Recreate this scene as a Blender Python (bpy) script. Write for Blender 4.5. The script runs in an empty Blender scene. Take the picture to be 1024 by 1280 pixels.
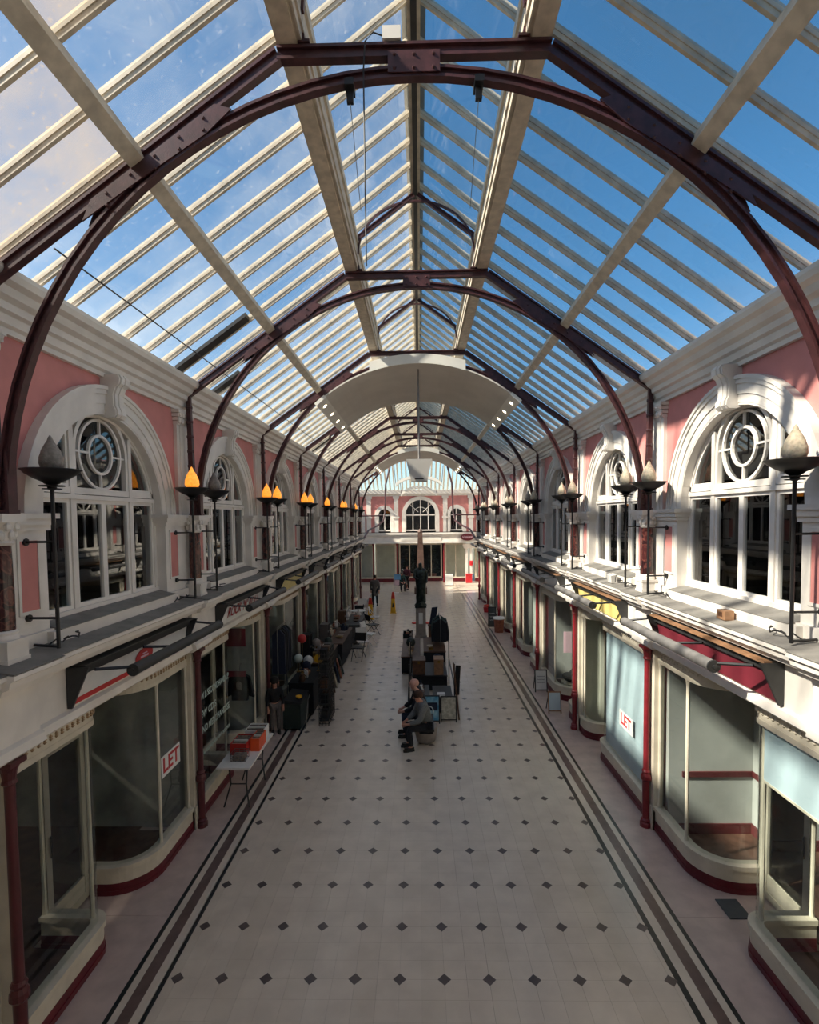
import bpy, bmesh, math, random
from mathutils import Vector, Matrix
random.seed(7)
scn = bpy.context.scene
COL = scn.collection
PI = math.pi

# ------------------------------------------------------------------ camera
F_PX, PITCH, YAW, ROLL, CY = 652.65, .0467, -.019, -.0115, 677.59
D = Vector((math.sin(YAW)*math.cos(PITCH), math.cos(YAW)*math.cos(PITCH), -math.sin(PITCH)))
R0 = Vector((math.cos(YAW), -math.sin(YAW), 0)); U0 = R0.cross(D)
R1 = R0*math.cos(ROLL) + U0*math.sin(ROLL); U1 = U0*math.cos(ROLL) - R0*math.sin(ROLL)
cam = bpy.data.cameras.new('camera'); camo = bpy.data.objects.new('camera', cam); COL.objects.link(camo)
camo.matrix_world = Matrix(((R1.x, U1.x, -D.x, .0034), (R1.y, U1.y, -D.y, 0), (R1.z, U1.z, -D.z, 4.8), (0, 0, 0, 1)))
cam.sensor_fit = 'VERTICAL'; cam.sensor_height = 36; cam.sensor_width = 36
cam.lens = F_PX/1280*36; cam.shift_y = (CY-640)/1280; cam.clip_start = .05; cam.clip_end = 600
scn.camera = camo

# ------------------------------------------------------------------ sky, sun, exposure
SUN_DIR = Vector((1, .34, -.88)).normalized()          # direction the light travels
w = bpy.data.worlds.new('sky'); scn.world = w; w.use_nodes = True
nt = w.node_tree; nt.nodes.clear()
out = nt.nodes.new('ShaderNodeOutputWorld'); bg = nt.nodes.new('ShaderNodeBackground')
sky = nt.nodes.new('ShaderNodeTexSky'); sky.sky_type = 'NISHITA'; sky.sun_disc = False
sky.sun_elevation = math.asin(-SUN_DIR.z)
sky.sun_rotation = math.atan2(-SUN_DIR.x, -SUN_DIR.y)
sky.air_density = 1.0; sky.dust_density = .6; sky.ozone_density = 3.0
hsv = nt.nodes.new('ShaderNodeHueSaturation'); hsv.inputs['Saturation'].default_value = 1.22; hsv.inputs['Hue'].default_value = .487
nt.links.new(sky.outputs[0], hsv.inputs['Color']); nt.links.new(hsv.outputs[0], bg.inputs[0]); nt.links.new(bg.outputs[0], out.inputs[0])
bg.inputs[1].default_value = .112
sl = bpy.data.lights.new('sun', 'SUN'); sl.energy = 7.6; sl.angle = math.radians(1.8); sl.color = (1, .88, .70)
so = bpy.data.objects.new('sun', sl); COL.objects.link(so); so.rotation_euler = SUN_DIR.to_track_quat('-Z', 'Y').to_euler(); so.location = (-20, -8, 30)
scn.view_settings.view_transform = 'Standard'; scn.view_settings.look = 'None'
scn.view_settings.gamma = 1; scn.view_settings.use_curve_mapping = False
scn.view_settings.exposure = .98

# ------------------------------------------------------------------ materials
def lin(c): return tuple(((x/255)/12.92 if x/255 <= .04045 else ((x/255+.055)/1.055)**2.4) for x in c)
def mat(name, rgb, rough=.55, var=.1, scale=6, metal=0, bump=0, rgb2=None, spec=.5, coat=0, emit=None, es=0):
    m = bpy.data.materials.new(name); m.use_nodes = True; n = m.node_tree.nodes; L = m.node_tree.links
    b = n['Principled BSDF']; b.inputs['Roughness'].default_value = rough; b.inputs['Metallic'].default_value = metal
    b.inputs['Specular IOR Level'].default_value = spec; b.inputs['Coat Weight'].default_value = coat
    c = lin(rgb); c2 = lin(rgb2) if rgb2 else tuple(x*(1-var*2) for x in c); c1 = c if rgb2 else tuple(min(1, x*(1+var*.6)) for x in c)
    tc = n.new('ShaderNodeNewGeometry'); nz = n.new('ShaderNodeTexNoise'); nz.inputs['Scale'].default_value = scale; nz.inputs['Detail'].default_value = 6
    L.new(tc.outputs['Position'], nz.inputs['Vector'])
    rp = n.new('ShaderNodeValToRGB'); rp.color_ramp.elements[0].position = .35; rp.color_ramp.elements[1].position = .65
    rp.color_ramp.elements[0].color = (*c2, 1); rp.color_ramp.elements[1].color = (*c1, 1)
    L.new(nz.outputs[0], rp.inputs[0]); L.new(rp.outputs[0], b.inputs['Base Color'])
    if bump:
        bp = n.new('ShaderNodeBump'); bp.inputs['Strength'].default_value = bump; bp.inputs['Distance'].default_value = .01
        n2 = n.new('ShaderNodeTexNoise'); n2.inputs['Scale'].default_value = scale*8; L.new(tc.outputs['Position'], n2.inputs['Vector'])
        L.new(n2.outputs[0], bp.inputs['Height']); L.new(bp.outputs[0], b.inputs['Normal'])
    if emit: b.inputs['Emission Color'].default_value = (*lin(emit), 1); b.inputs['Emission Strength'].default_value = es
    return m
def glass_mat(name, tint=(.93, .97, .96), gloss=1.0, rough=.02, dirt=0, dirtcol=(200, 195, 180), panes=False, ior=1.45):
    m = bpy.data.materials.new(name); m.use_nodes = True; n = m.node_tree.nodes; L = m.node_tree.links; n.clear()
    o = n.new('ShaderNodeOutputMaterial'); tr = n.new('ShaderNodeBsdfTransparent'); tr.inputs[0].default_value = (*tint, 1)
    gl = n.new('ShaderNodeBsdfGlossy'); gl.inputs['Roughness'].default_value = rough; gl.inputs[0].default_value = (gloss, gloss, gloss, 1)
    fr = n.new('ShaderNodeFresnel'); fr.inputs[0].default_value = ior
    geo = n.new('ShaderNodeNewGeometry')
    ml = n.new('ShaderNodeMath'); ml.operation = 'MULTIPLY'; ml.inputs[1].default_value = 1.0
    L.new(fr.outputs[0], ml.inputs[0])
    iv = n.new('ShaderNodeMath'); iv.operation = 'SUBTRACT'; iv.inputs[0].default_value = 1.0; L.new(geo.outputs['Backfacing'], iv.inputs[1]); L.new(iv.outputs[0], ml.inputs[1])   # the pane's inner face adds no second reflection
    mx = n.new('ShaderNodeMixShader'); L.new(ml.outputs[0], mx.inputs[0]); L.new(tr.outputs[0], mx.inputs[1]); L.new(gl.outputs[0], mx.inputs[2])
    last = mx
    if dirt:
        df = n.new('ShaderNodeBsdfDiffuse'); df.inputs[0].default_value = (*lin(dirtcol), 1)
        tl = n.new('ShaderNodeBsdfTranslucent'); tl.inputs[0].default_value = (*lin(dirtcol), 1)
        dm = n.new('ShaderNodeMixShader'); dm.inputs[0].default_value = .85; L.new(df.outputs[0], dm.inputs[1]); L.new(tl.outputs[0], dm.inputs[2])
        n1 = n.new('ShaderNodeTexNoise'); n1.inputs['Scale'].default_value = .75; n1.inputs['Detail'].default_value = 8; n1.inputs['Roughness'].default_value = .62
        L.new(geo.outputs['Position'], n1.inputs['Vector'])
        r1 = n.new('ShaderNodeMapRange'); r1.inputs[1].default_value = .40; r1.inputs[2].default_value = .72; r1.inputs[3].default_value = dirt*.25; r1.inputs[4].default_value = dirt*1.1
        L.new(n1.outputs[0], r1.inputs[0])
        n2 = n.new('ShaderNodeTexNoise'); n2.inputs['Scale'].default_value = 22; n2.inputs['Detail'].default_value = 3; L.new(geo.outputs['Position'], n2.inputs['Vector'])
        r2 = n.new('ShaderNodeMapRange'); r2.inputs[1].default_value = .62; r2.inputs[2].default_value = .75; r2.inputs[4].default_value = dirt*.7; L.new(n2.outputs[0], r2.inputs[0])
        oi = n.new('ShaderNodeObjectInfo'); r3 = n.new('ShaderNodeMapRange'); r3.inputs[1].default_value = .75; r3.inputs[2].default_value = 1; r3.inputs[4].default_value = dirt*.5; L.new(oi.outputs['Random'], r3.inputs[0])
        # grime gathers low on the slope, next to the gutter
        sp = n.new('ShaderNodeSeparateXYZ'); L.new(geo.outputs['Position'], sp.inputs[0])
        r4 = n.new('ShaderNodeMapRange'); r4.inputs[1].default_value = 7.7; r4.inputs[2].default_value = 6.95; r4.inputs[4].default_value = dirt*.6; L.new(sp.outputs['Z'], r4.inputs[0])
        m4 = n.new('ShaderNodeMath'); m4.operation = 'MULTIPLY'; L.new(r4.outputs[0], m4.inputs[0]); L.new(n1.outputs[0], m4.inputs[1])
        r5 = n.new('ShaderNodeMapRange'); r5.inputs[1].default_value = 8; r5.inputs[2].default_value = 15; r5.inputs[4].default_value = dirt*.7; L.new(sp.outputs['Y'], r5.inputs[0])   # dirt increases down the arcade, raised to scatter more light there
        cur = r1
        for x in (r2, r3, m4, r5):
            a = n.new('ShaderNodeMath'); a.operation = 'ADD'; a.use_clamp = True; L.new(cur.outputs[0], a.inputs[0]); L.new(x.outputs[0], a.inputs[1]); cur = a
        m2 = n.new('ShaderNodeMixShader'); L.new(cur.outputs[0], m2.inputs[0]); L.new(mx.outputs[0], m2.inputs[1]); L.new(dm.outputs[0], m2.inputs[2]); last = m2
    L.new(last.outputs[0], o.inputs[0])
    return m
def flame_mat(name, rgb, es=0):
    m = mat(name, rgb, .35, .15, 30, bump=.6)
    b = m.node_tree.nodes['Principled BSDF']; b.inputs['Subsurface Weight'].default_value = .15
    if es: b.inputs['Emission Color'].default_value = (*lin((255, 150, 40)), 1); b.inputs['Emission Strength'].default_value = es
    return m
def marble_mat():
    m = mat('red_marble', (92, 45, 42), .18, rgb2=(34, 20, 20), scale=5)
    n = m.node_tree.nodes; L = m.node_tree.links; b = n['Principled BSDF']
    wv = n.new('ShaderNodeTexNoise'); wv.inputs['Scale'].default_value = 4; wv.inputs['Distortion'].default_value = 2.5; wv.inputs['Detail'].default_value = 4
    g = n.new('ShaderNodeNewGeometry'); L.new(g.outputs['Position'], wv.inputs['Vector'])
    rp = n.new('ShaderNodeValToRGB'); e = rp.color_ramp.elements
    e[0].position = .44; e[0].color = (*lin((66, 32, 32)), 1); e[1].position = .56; e[1].color = (*lin((44, 24, 26)), 1)
    x = rp.color_ramp.elements.new(.5); x.color = (*lin((104, 60, 54)), 1)
    L.new(wv.outputs[0], rp.inputs[0]); L.new(rp.outputs[0], b.inputs['Base Color'])
    return m
M = dict(
    pink=mat('pink_paint', (206, 134, 128), .7, .07, 2.5), white=mat('white_paint', (226, 219, 210), .5, .06, 3, bump=.05),
    whitegloss=mat('white_gloss', (230, 224, 216), .35, .04, 4), cream=mat('cream_paint', (212, 203, 184), .4, .06, 5),
    barcream=mat('weathered_cream', (204, 192, 172), .6, .12, 9), lead=mat('lead_sheet', (128, 124, 118), .75, .12, 5, bump=.3),
    iron=mat('maroon_iron', (76, 44, 46), .4, .18, 12, bump=.1), redshaded=mat('red_iron_shaded', (84, 30, 36), .4, .12, 8), red=mat('red_iron', (128, 34, 42), .35, .12, 8), maroon=mat('maroon_plinth', (102, 28, 38), .4, .12, 7),  # red iron has a darker copy, shade put into its colour for the left columns
    black=mat('black_iron', (28, 27, 28), .45, .1, 10), blackfab=mat('black_fabric', (24, 24, 26), .9, .2, 20), marble=marble_mat(),
    tile=mat('floor_tile', (212, 198, 182), .24, .05, 3, rgb2=(200, 186, 171)), tile2=mat('floor_tile_b', (208, 194, 178), .24, .05, 3, rgb2=(198, 184, 168)),
    diamond=mat('floor_diamond', (92, 80, 78), .3, .18, 4), grout=mat('floor_grout', (184, 171, 157), .6, .1, 8),
    aisle=mat('aisle_terrazzo', (190, 170, 162), .28, .08, 4), linedark=mat('border_dark', (42, 44, 44), .3, .15, 6), band=mat('border_band', (108, 88, 83), .3, .12, 5),
    shopwall=mat('shop_plaster', (178, 180, 176), .7, .06, 2), shopdark=mat('shop_dark', (176, 178, 172), .8, .2, 2), shopfloor=mat('shop_floor', (98, 70, 58), .5, .2, 5),
    dado=mat('dado_brown', (92, 40, 42), .5, .1, 6), blueblind=mat('pale_blue_blind', (188, 206, 215), .6, .05, 2), greenblind=mat('pale_green_blind', (200, 210, 200), .6, .05, 2),
    sage=mat('sage_panel', (204, 204, 190), .6, .06, 2),
    room=mat('dark_room', (38, 36, 36), .9, .2, 2), grey=mat('grey_awning', (132, 128, 124), .6, .1, 9), charcoal=mat('charcoal_metal', (46, 46, 46), .5, .15, 9),
    brown=mat('tan_wood', (150, 112, 82), .55, .15, 12), wood=mat('dark_wood', (88, 58, 40), .5, .2, 12), lightwood=mat('light_wood', (186, 150, 110), .5, .15, 14),
    tan=mat('tan_paint', (178, 152, 120), .5, .1, 20),
    redpaint=mat('red_print', (196, 48, 48), .5, .05, 8), signwhite=mat('sign_white', (226, 222, 216), .5, .04, 5), yellow=mat('yellow_sign', (232, 208, 128), .5, .05, 3),
    crimson=mat('crimson_sign', (112, 36, 48), .5, .1, 3), panel=mat('pale_canopy', (206, 200, 190), .7, .04, 1.5), panelband=mat('canopy_band', (226, 222, 212), .6, .04, 2),
    flame=flame_mat('frosted_flame', (205, 190, 165)), flamegrey=flame_mat('grey_flame', (150, 142, 132)), flamelit=flame_mat('lit_flame', (240, 195, 120), .6),
    lamp=mat('downlight', (255, 240, 210), .5, emit=(255, 235, 200), es=6), skin=mat('skin', (196, 140, 118), .6, .08, 20), skin2=mat('skin_pale', (206, 156, 138), .6, .08, 20),
    greyknit=mat('grey_knit', (120, 120, 118), .95, .15, 60), darkcloth=mat('dark_cloth', (34, 34, 40), .95, .2, 40), navy=mat('navy_cloth', (36, 42, 62), .9, .2, 40),
    teal=mat('teal_cloth', (40, 72, 70), .9, .2, 40), plum=mat('plum_cloth', (92, 44, 56), .9, .2, 40), greycoat=mat('grey_coat', (98, 92, 90), .9, .2, 40),
    hairgrey=mat('grey_hair', (120, 110, 104), .9, .3, 80), hairdark=mat('dark_hair', (34, 26, 22), .9, .3, 80), hairbrown=mat('brown_hair', (84, 58, 46), .9, .3, 80), auburn=mat('auburn_knit', (150, 62, 60), .9, .2, 60),
    bronze=mat('bronze', (52, 62, 60), .4, .3, 10, metal=.6), stone=mat('grey_stone', (142, 132, 126), .6, .1, 8), obelisk=mat('brown_stone', (104, 80, 71), .6, .12, 5),
    paper=mat('white_paper', (226, 224, 220), .7, .03, 4), blueposter=mat('blue_print', (70, 140, 176), .5, rgb2=(170, 205, 212), scale=6), palemap=mat('map_print', (196, 188, 170), .6, rgb2=(150, 146, 132), scale=14),
    pinkpaper=mat('pink_paper', (232, 196, 206), .6, .04, 4), skyblue=mat('sky_blue_card', (120, 178, 222), .6, .06, 4), slate=mat('slate_mat', (72, 76, 78), .7, .1, 6),
    orange=mat('orange_plastic', (230, 90, 40), .4, .05, 6), conesyellow=mat('cone_yellow', (228, 172, 30), .5, .08, 6), conered=mat('cone_red', (212, 58, 40), .5, .08, 6),
    postred=mat('post_red', (200, 40, 50), .4, .06, 6), sack=mat('sack', (196, 182, 160), .9, .12, 14), foliage=mat('dark_foliage', (58, 66, 52), .8, .35, 24), flower=mat('white_petals', (236, 230, 214), .7, .05, 12),
    ceramic=mat('white_ceramic', (214, 210, 204), .25, .05, 10), brass=mat('brass', (150, 118, 62), .35, .15, 14, metal=.8), terracotta=mat('terracotta', (150, 88, 66), .7, .15, 12),
    darkgreen=mat('dark_green_paint', (30, 44, 40), .5, .15, 8), redbox=mat('red_box', (190, 44, 38), .5, .08, 8), card=mat('record_card', (150, 132, 116), .7, rgb2=(96, 88, 86), scale=40),
    wire=mat('steel_wire', (120, 120, 120), .35, .1, 10, metal=.8), lettersage=mat('pale_letters', (178, 196, 188), .7, .05, 8), cable=mat('black_cable', (36, 34, 34), .6, .1, 10), cablewhite=mat('white_cable', (206, 200, 190), .6, .1, 10),
    grimyglass=glass_mat('grimy_glass', (.86, .89, .92), .8, .05, dirt=.30, dirtcol=(168, 150, 122)), roofglass=glass_mat('roof_glass', (.86, .89, .92), .8, .03, dirt=.088), shopglass=glass_mat('shop_glass', (.95, .97, .96), .9, .01, ior=1.5), winglass=glass_mat('window_glass', (.84, .86, .87), 1, .01, ior=1.9),
)

# ------------------------------------------------------------------ mesh building
class B:
    def __init__(s): s.v = []; s.f = []
    def quad(s, a, b, c, d):
        n = len(s.v); s.v += [tuple(a), tuple(b), tuple(c), tuple(d)]; s.f.append((n, n+1, n+2, n+3)); return s
    def poly(s, pts): n = len(s.v); s.v += [tuple(p) for p in pts]; s.f.append(tuple(range(n, n+len(pts)))); return s
    def hexa(s, p):   # 8 points: bottom 4, top 4
        n = len(s.v); s.v += [tuple(q) for q in p]
        for f in ((0, 3, 2, 1), (4, 5, 6, 7), (0, 1, 5, 4), (1, 2, 6, 5), (2, 3, 7, 6), (3, 0, 4, 7)): s.f.append(tuple(n+i for i in f))
        return s
    def box(s, x0, x1, y0, y1, z0, z1):
        return s.hexa([(x0, y0, z0), (x1, y0, z0), (x1, y1, z0), (x0, y1, z0), (x0, y0, z1), (x1, y0, z1), (x1, y1, z1), (x0, y1, z1)])
    def prism_y(s, prof, y0, y1):    # prof: (x,z)
        n = len(s.v); k = len(prof)
        s.v += [(x, y0, z) for x, z in prof] + [(x, y1, z) for x, z in prof]
        for i in range(k): j = (i+1) % k; s.f.append((n+i, n+j, n+k+j, n+k+i))
        s.f.append(tuple(n+i for i in range(k))[::-1]); s.f.append(tuple(n+k+i for i in range(k))); return s
    def prism_x(s, prof, x0, x1):    # prof: (y,z)
        n = len(s.v); k = len(prof)
        s.v += [(x0, y, z) for y, z in prof] + [(x1, y, z) for y, z in prof]
        for i in range(k): j = (i+1) % k; s.f.append((n+i, n+j, n+k+j, n+k+i))
        s.f.append(tuple(n+i for i in range(k))[::-1]); s.f.append(tuple(n+k+i for i in range(k))); return s
    def prism_z(s, prof, z0, z1):
        n = len(s.v); k = len(prof)
        s.v += [(x, y, z0) for x, y in prof] + [(x, y, z1) for x, y in prof]
        for i in range(k): j = (i+1) % k; s.f.append((n+i, n+j, n+k+j, n+k+i))
        s.f.append(tuple(n+i for i in range(k))[::-1]); s.f.append(tuple(n+k+i for i in range(k))); return s
    def tube(s, path, r, k=6, r2=None):
        P = [Vector(p) for p in path]; n = len(s.v); m = len(P)
        for i, p in enumerate(P):
            t = (P[min(i+1, m-1)]-P[max(i-1, 0)]).normalized()
            a = t.cross(Vector((0, 0, 1)) if abs(t.z) < .9 else Vector((1, 0, 0))).normalized(); b = t.cross(a)
            rr = r if r2 is None else r+(r2-r)*i/(m-1)
            for j in range(k): q = p+a*math.cos(2*PI*j/k)*rr+b*math.sin(2*PI*j/k)*rr; s.v.append(tuple(q))
        for i in range(m-1):
            for j in range(k): l = (j+1) % k; s.f.append((n+i*k+j, n+i*k+l, n+(i+1)*k+l, n+(i+1)*k+j))
        s.f.append(tuple(n+j for j in range(k))); s.f.append(tuple(n+(m-1)*k+j for j in range(k))[::-1]); return s
    def lathe(s, prof, c=(0, 0, 0), k=12, sx=1, sy=1):
        n = len(s.v); m = len(prof)
        for r, z in prof:
            for j in range(k): s.v.append((c[0]+max(r, .0005)*sx*math.cos(2*PI*j/k), c[1]+max(r, .0005)*sy*math.sin(2*PI*j/k), c[2]+z))
        for i in range(m-1):
            for j in range(k): l = (j+1) % k; s.f.append((n+i*k+j, n+i*k+l, n+(i+1)*k+l, n+(i+1)*k+j))
        s.f.append(tuple(n+j for j in range(k))[::-1]); s.f.append(tuple(n+(m-1)*k+j for j in range(k))); return s
    def sweep_xz(s, path, prof):     # path (x,z) in plane y=0 ; prof list of (n,y): n along path normal
        n = len(s.v); m = len(path); k = len(prof)
        for i, (x, z) in enumerate(path):
            a = path[max(i-1, 0)]; b = path[min(i+1, m-1)]; tx, tz = b[0]-a[0], b[1]-a[1]; l = math.hypot(tx, tz); nx, nz = -tz/l, tx/l
            for u, y in prof: s.v.append((x+nx*u, y, z+nz*u))
        for i in range(m-1):
            for j in range(k): l = (j+1) % k; s.f.append((n+i*k+j, n+i*k+l, n+(i+1)*k+l, n+(i+1)*k+j))
        s.f.append(tuple(n+j for j in range(k))); s.f.append(tuple(n+(m-1)*k+j for j in range(k))[::-1]); return s
    def strip(s, path, t, z0, z1, off=0):   # solid strip of thickness t along plan path (x,y)
        m = len(path); A = []; Bb = []
        for i, (x, y) in enumerate(path):
            a = path[max(i-1, 0)]; b = path[min(i+1, m-1)]; tx, ty = b[0]-a[0], b[1]-a[1]; l = math.hypot(tx, ty); nx, ny = ty/l, -tx/l
            A.append((x+nx*(off+t/2), y+ny*(off+t/2))); Bb.append((x+nx*(off-t/2), y+ny*(off-t/2)))
        n = len(s.v)
        for z in (z0, z1):
            s.v += [(x, y, z) for x, y in A]; s.v += [(x, y, z) for x, y in Bb]
        for i in range(m-1):
            a0, a1, b0, b1 = n+i, n+i+1, n+m+i, n+m+i+1; u = 2*m
            s.f += [(a0, a1, a1+u, a0+u), (b1, b0, b0+u, b1+u), (a0+u, a1+u, b1+u, b0+u), (a1, a0, b0, b1)]
        s.f += [(n, n+2*m, n+3*m, n+m), (n+m-1, n+2*m-1, n+4*m-1, n+3*m-1)]; return s
    def ring_x(s, cy, cz, r0, r1, x0, x1, a0=0, a1=2*PI, k=24):   # annulus sector in a plane of constant x
        n = len(s.v); full = abs(a1-a0-2*PI) < 1e-6; m = k if full else k+1
        for i in range(m):
            a = a0+(a1-a0)*i/k; c, q = math.cos(a), math.sin(a)
            s.v += [(x0, cy+r0*c, cz+r0*q), (x0, cy+r1*c, cz+r1*q), (x1, cy+r1*c, cz+r1*q), (x1, cy+r0*c, cz+r0*q)]
        for i in range(k):
            p = n+4*i; q = n+4*((i+1) % m)
            for j in range(4): l = (j+1) % 4; s.f.append((p+j, p+l, q+l, q+j))
        if not full: s.f += [(n, n+1, n+2, n+3), (n+4*k+3, n+4*k+2, n+4*k+1, n+4*k)]
        return s
    def mesh(s, name, m, sx=1, smooth=False, merge=False):
        me = bpy.data.meshes.new(name); me.from_pydata([(x*sx, y, z) for x, y, z in s.v], [], s.f)
        bm = bmesh.new(); bm.from_mesh(me)
        if merge: bmesh.ops.remove_doubles(bm, verts=bm.verts, dist=1e-5)
        bmesh.ops.recalc_face_normals(bm, faces=bm.faces); bm.to_mesh(me); bm.free()
        if m: me.materials.append(m)
        if smooth:
            for p in me.polygons: p.use_smooth = True
            try: me.set_sharp_from_angle(angle=math.radians(40))
            except Exception: pass
        return me
CACHE = {}
def cm(key, m, fn, sx=1, smooth=False):
    """mesh shared between alike pieces"""
    if key not in CACHE:
        b = B(); fn(b); CACHE[key] = b.mesh(key if isinstance(key, str) else str(key[0]), m, sx, smooth)
    return CACHE[key]
def obj(name, me, parent=None, loc=(0, 0, 0), kind=None, label=None, cat=None, group=None):
    o = bpy.data.objects.new(name, me); COL.objects.link(o); o.location = loc
    if parent: o.parent = parent
    if kind: o['kind'] = kind
    if label: o['label'] = label
    if cat: o['category'] = cat
    if group: o['group'] = group
    return o
class Thing:
    """an Empty at the thing's base; parts are modelled relative to `origin`"""
    def __init__(s, name, label=None, cat=None, base=(0, 0, 0), origin=None, group=None, kind=None, rz=0):
        s.e = bpy.data.objects.new(name, None); COL.objects.link(s.e); s.e.location = base; s.e.empty_display_size = .1
        s.e.rotation_euler.z = rz
        if label: s.e['label'] = label
        if cat: s.e['category'] = cat
        if group: s.e['group'] = group
        if kind: s.e['kind'] = kind
        o = origin if origin is not None else base; s.off = tuple(o[i]-base[i] for i in range(3))
    def add(s, name, me, parent=None, dloc=(0, 0, 0), **k):
        if parent is not None: return obj(name, me, parent, dloc, **k)
        return obj(name, me, s.e, tuple(s.off[i]+dloc[i] for i in range(3)), **k)
    def part(s, name, m, fn, parent=None, smooth=False, dloc=(0, 0, 0), **k):
        b = B(); fn(b); return s.add(name, b.mesh(name, m, 1, smooth), parent, dloc, **k)
def single(name, m, fn, label, cat, loc, group=None, smooth=False, rz=0):
    b = B(); fn(b); o = obj(name, b.mesh(name, m, 1, smooth), None, loc, None, label, cat, group); o.rotation_euler.z = rz; return o
def text_mesh(txt, size, m, s, shear=0, ext=.002, bold=0):
    """lettering as a flat mesh standing on a side wall (s=-1 faces +x, s=+1 faces -x)"""
    cu = bpy.data.curves.new('lettering', 'FONT'); cu.body = txt; cu.size = size; cu.align_x = 'CENTER'; cu.align_y = 'CENTER'; cu.shear = shear; cu.extrude = ext; cu.offset = bold; cu.resolution_u = 3
    o = bpy.data.objects.new('lettering', cu); COL.objects.link(o)
    dg = bpy.context.evaluated_depsgraph_get(); me = bpy.data.meshes.new_from_object(o.evaluated_get(dg))
    bpy.data.objects.remove(o); bpy.data.curves.remove(cu)
    for v in me.vertices: x, y, z = v.co; v.co = (z, x, y) if s < 0 else (-z, -x, y)
    me.materials.clear(); me.materials.append(m); return me

# ------------------------------------------------------------------ layout
S, T0 = 3.7118, 4.2142
T = lambda i: T0+S*i
NB = 7                                  # bays 0..6 ; piers 0..7
YB, YE, YF = T(-2), T(7), 40.0          # back wall, crossing begins, far wall
SIDE = {-1: 'left', 1: 'right'}
LT = {-1: 'shaded', 1: 'sunlit'}

PIER = {-1: {0: 'above the LET shop, away from the record shop', 1: 'between the LET shop and the record shop', 2: 'between the lettered sign and the cream sign', 3: 'just past the blank cream sign'},
        1: {0: 'beside the half lowered roller blind shop', 1: 'between the crimson sign and the yellow sign', 2: 'between the yellow sign and the plain white sign', 3: 'just past the plain white sign'}}
def pier(s, i): return PIER[s].get(i, 'far along the %s wall' % LT[s])
# ---- floor -------------------------------------------------------
b = B(); b.box(-9, 9, YB, YF+4, -.3, -.012)
floor = obj('floor', b.mesh('floor', M['grout']), kind='structure')
DX = .4668; TS = DX/2; X0 = -.2508; Y0 = 5.2139
XL = (-2.715, 2.605)                    # inner limit of the tile field
xs = [X0+k*TS for k in range(-20, 22)]; cols = []
edges = [XL[0]]+[x for x in xs if XL[0]+.02 < x < XL[1]-.02]+[XL[1]]
rows = []; y = Y0-TS*60
while y < YF+.5: rows.append((y, y+TS)); y += TS
cells = []
for (ya, yb) in rows:
    if yb < YB+.05: continue
    for a, c in zip(edges[:-1], edges[1:]): cells.append((ya, a, c, yb))
cells.sort(key=lambda c: abs(c[0]-4.7) if c[0] >= 4.5 else 50+abs(c[0]))
near, rest = cells[:300], cells[300:]
G = .0006
def tile(b, a, c, ya, yb): b.box(a+G, c-G, ya+G, yb-G, -.012, 0)
for n, (ya, a, c, yb) in enumerate(near):
    wd = round(c-a, 3); k = ('tile', wd, n*7 % 3 == 0)
    me = cm(k, M['tile2'] if k[2] else M['tile'], lambda q, wd=wd: tile(q, 0, wd, 0, TS))
    obj('floor_tile', me, floor, (a, ya, 0))
b = B()
for ya, a, c, yb in rest: tile(b, a, c, ya, yb)
obj('floor_tiles', b.mesh('floor_tiles', M['tile']), floor, kind='stuff')
dm = []
for j in range(-12, 50):
    yy = Y0+j*DX*1.5
    if yy > 37.5: break
    for i in range(-5, 7): dm.append((X0+i*DX, yy))
dm.sort(key=lambda p: p[1] if p[1] > 4.6 else 60-p[1])
dmesh = cm('floor_diamond', M['diamond'], lambda q: q.prism_z([(.07, 0), (0, .07), (-.07, 0), (0, -.07)], -.006, .0012))
for x, yy in dm[:300]: obj('floor_diamond', dmesh, floor, (x, yy, 0))
b = B()
for x, yy in dm[300:]: b.prism_z([(x+.07, yy), (x, yy+.07), (x-.07, yy), (x, yy-.07)], -.006, .0012)
obj('floor_diamonds', b.mesh('floor_diamonds', M['diamond']), floor, kind='stuff')
for s in (-1, 1):
    o = -.03 if s < 0 else 0
    for x0, x1, m in ((2.60-o if s > 0 else 2.685, 2.665 if s > 0 else 2.735, 'linedark'), (2.665, 2.77, 'tile'), (2.77, 2.90, 'band'), (2.90, 2.975, 'tile'), (2.975, 3.025, 'linedark')):
        d = .03 if s < 0 else 0; 
        if m != 'linedark' or x0 > 2.9: x0, x1 = x0+d*2, x1+d*2
        b = B(); b.box(s*x0, s*x1, YB, YE+2.5, -.012, .0006)
        obj('border_strip', b.mesh('border_strip', M[m]), floor)
    for i in range(-2, 8):              # aisle slabs between the border and the shops
        y0 = T(i)
        for h in range(2):
            b = B(); b.box(s*(3.027+(.06 if s < 0 else 0)), s*4.4, y0+h*S/2+.002, y0+(h+1)*S/2-.002, -.012, 0)
            obj('aisle_slab', b.mesh('aisle_slab', M['aisle']), floor)

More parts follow.
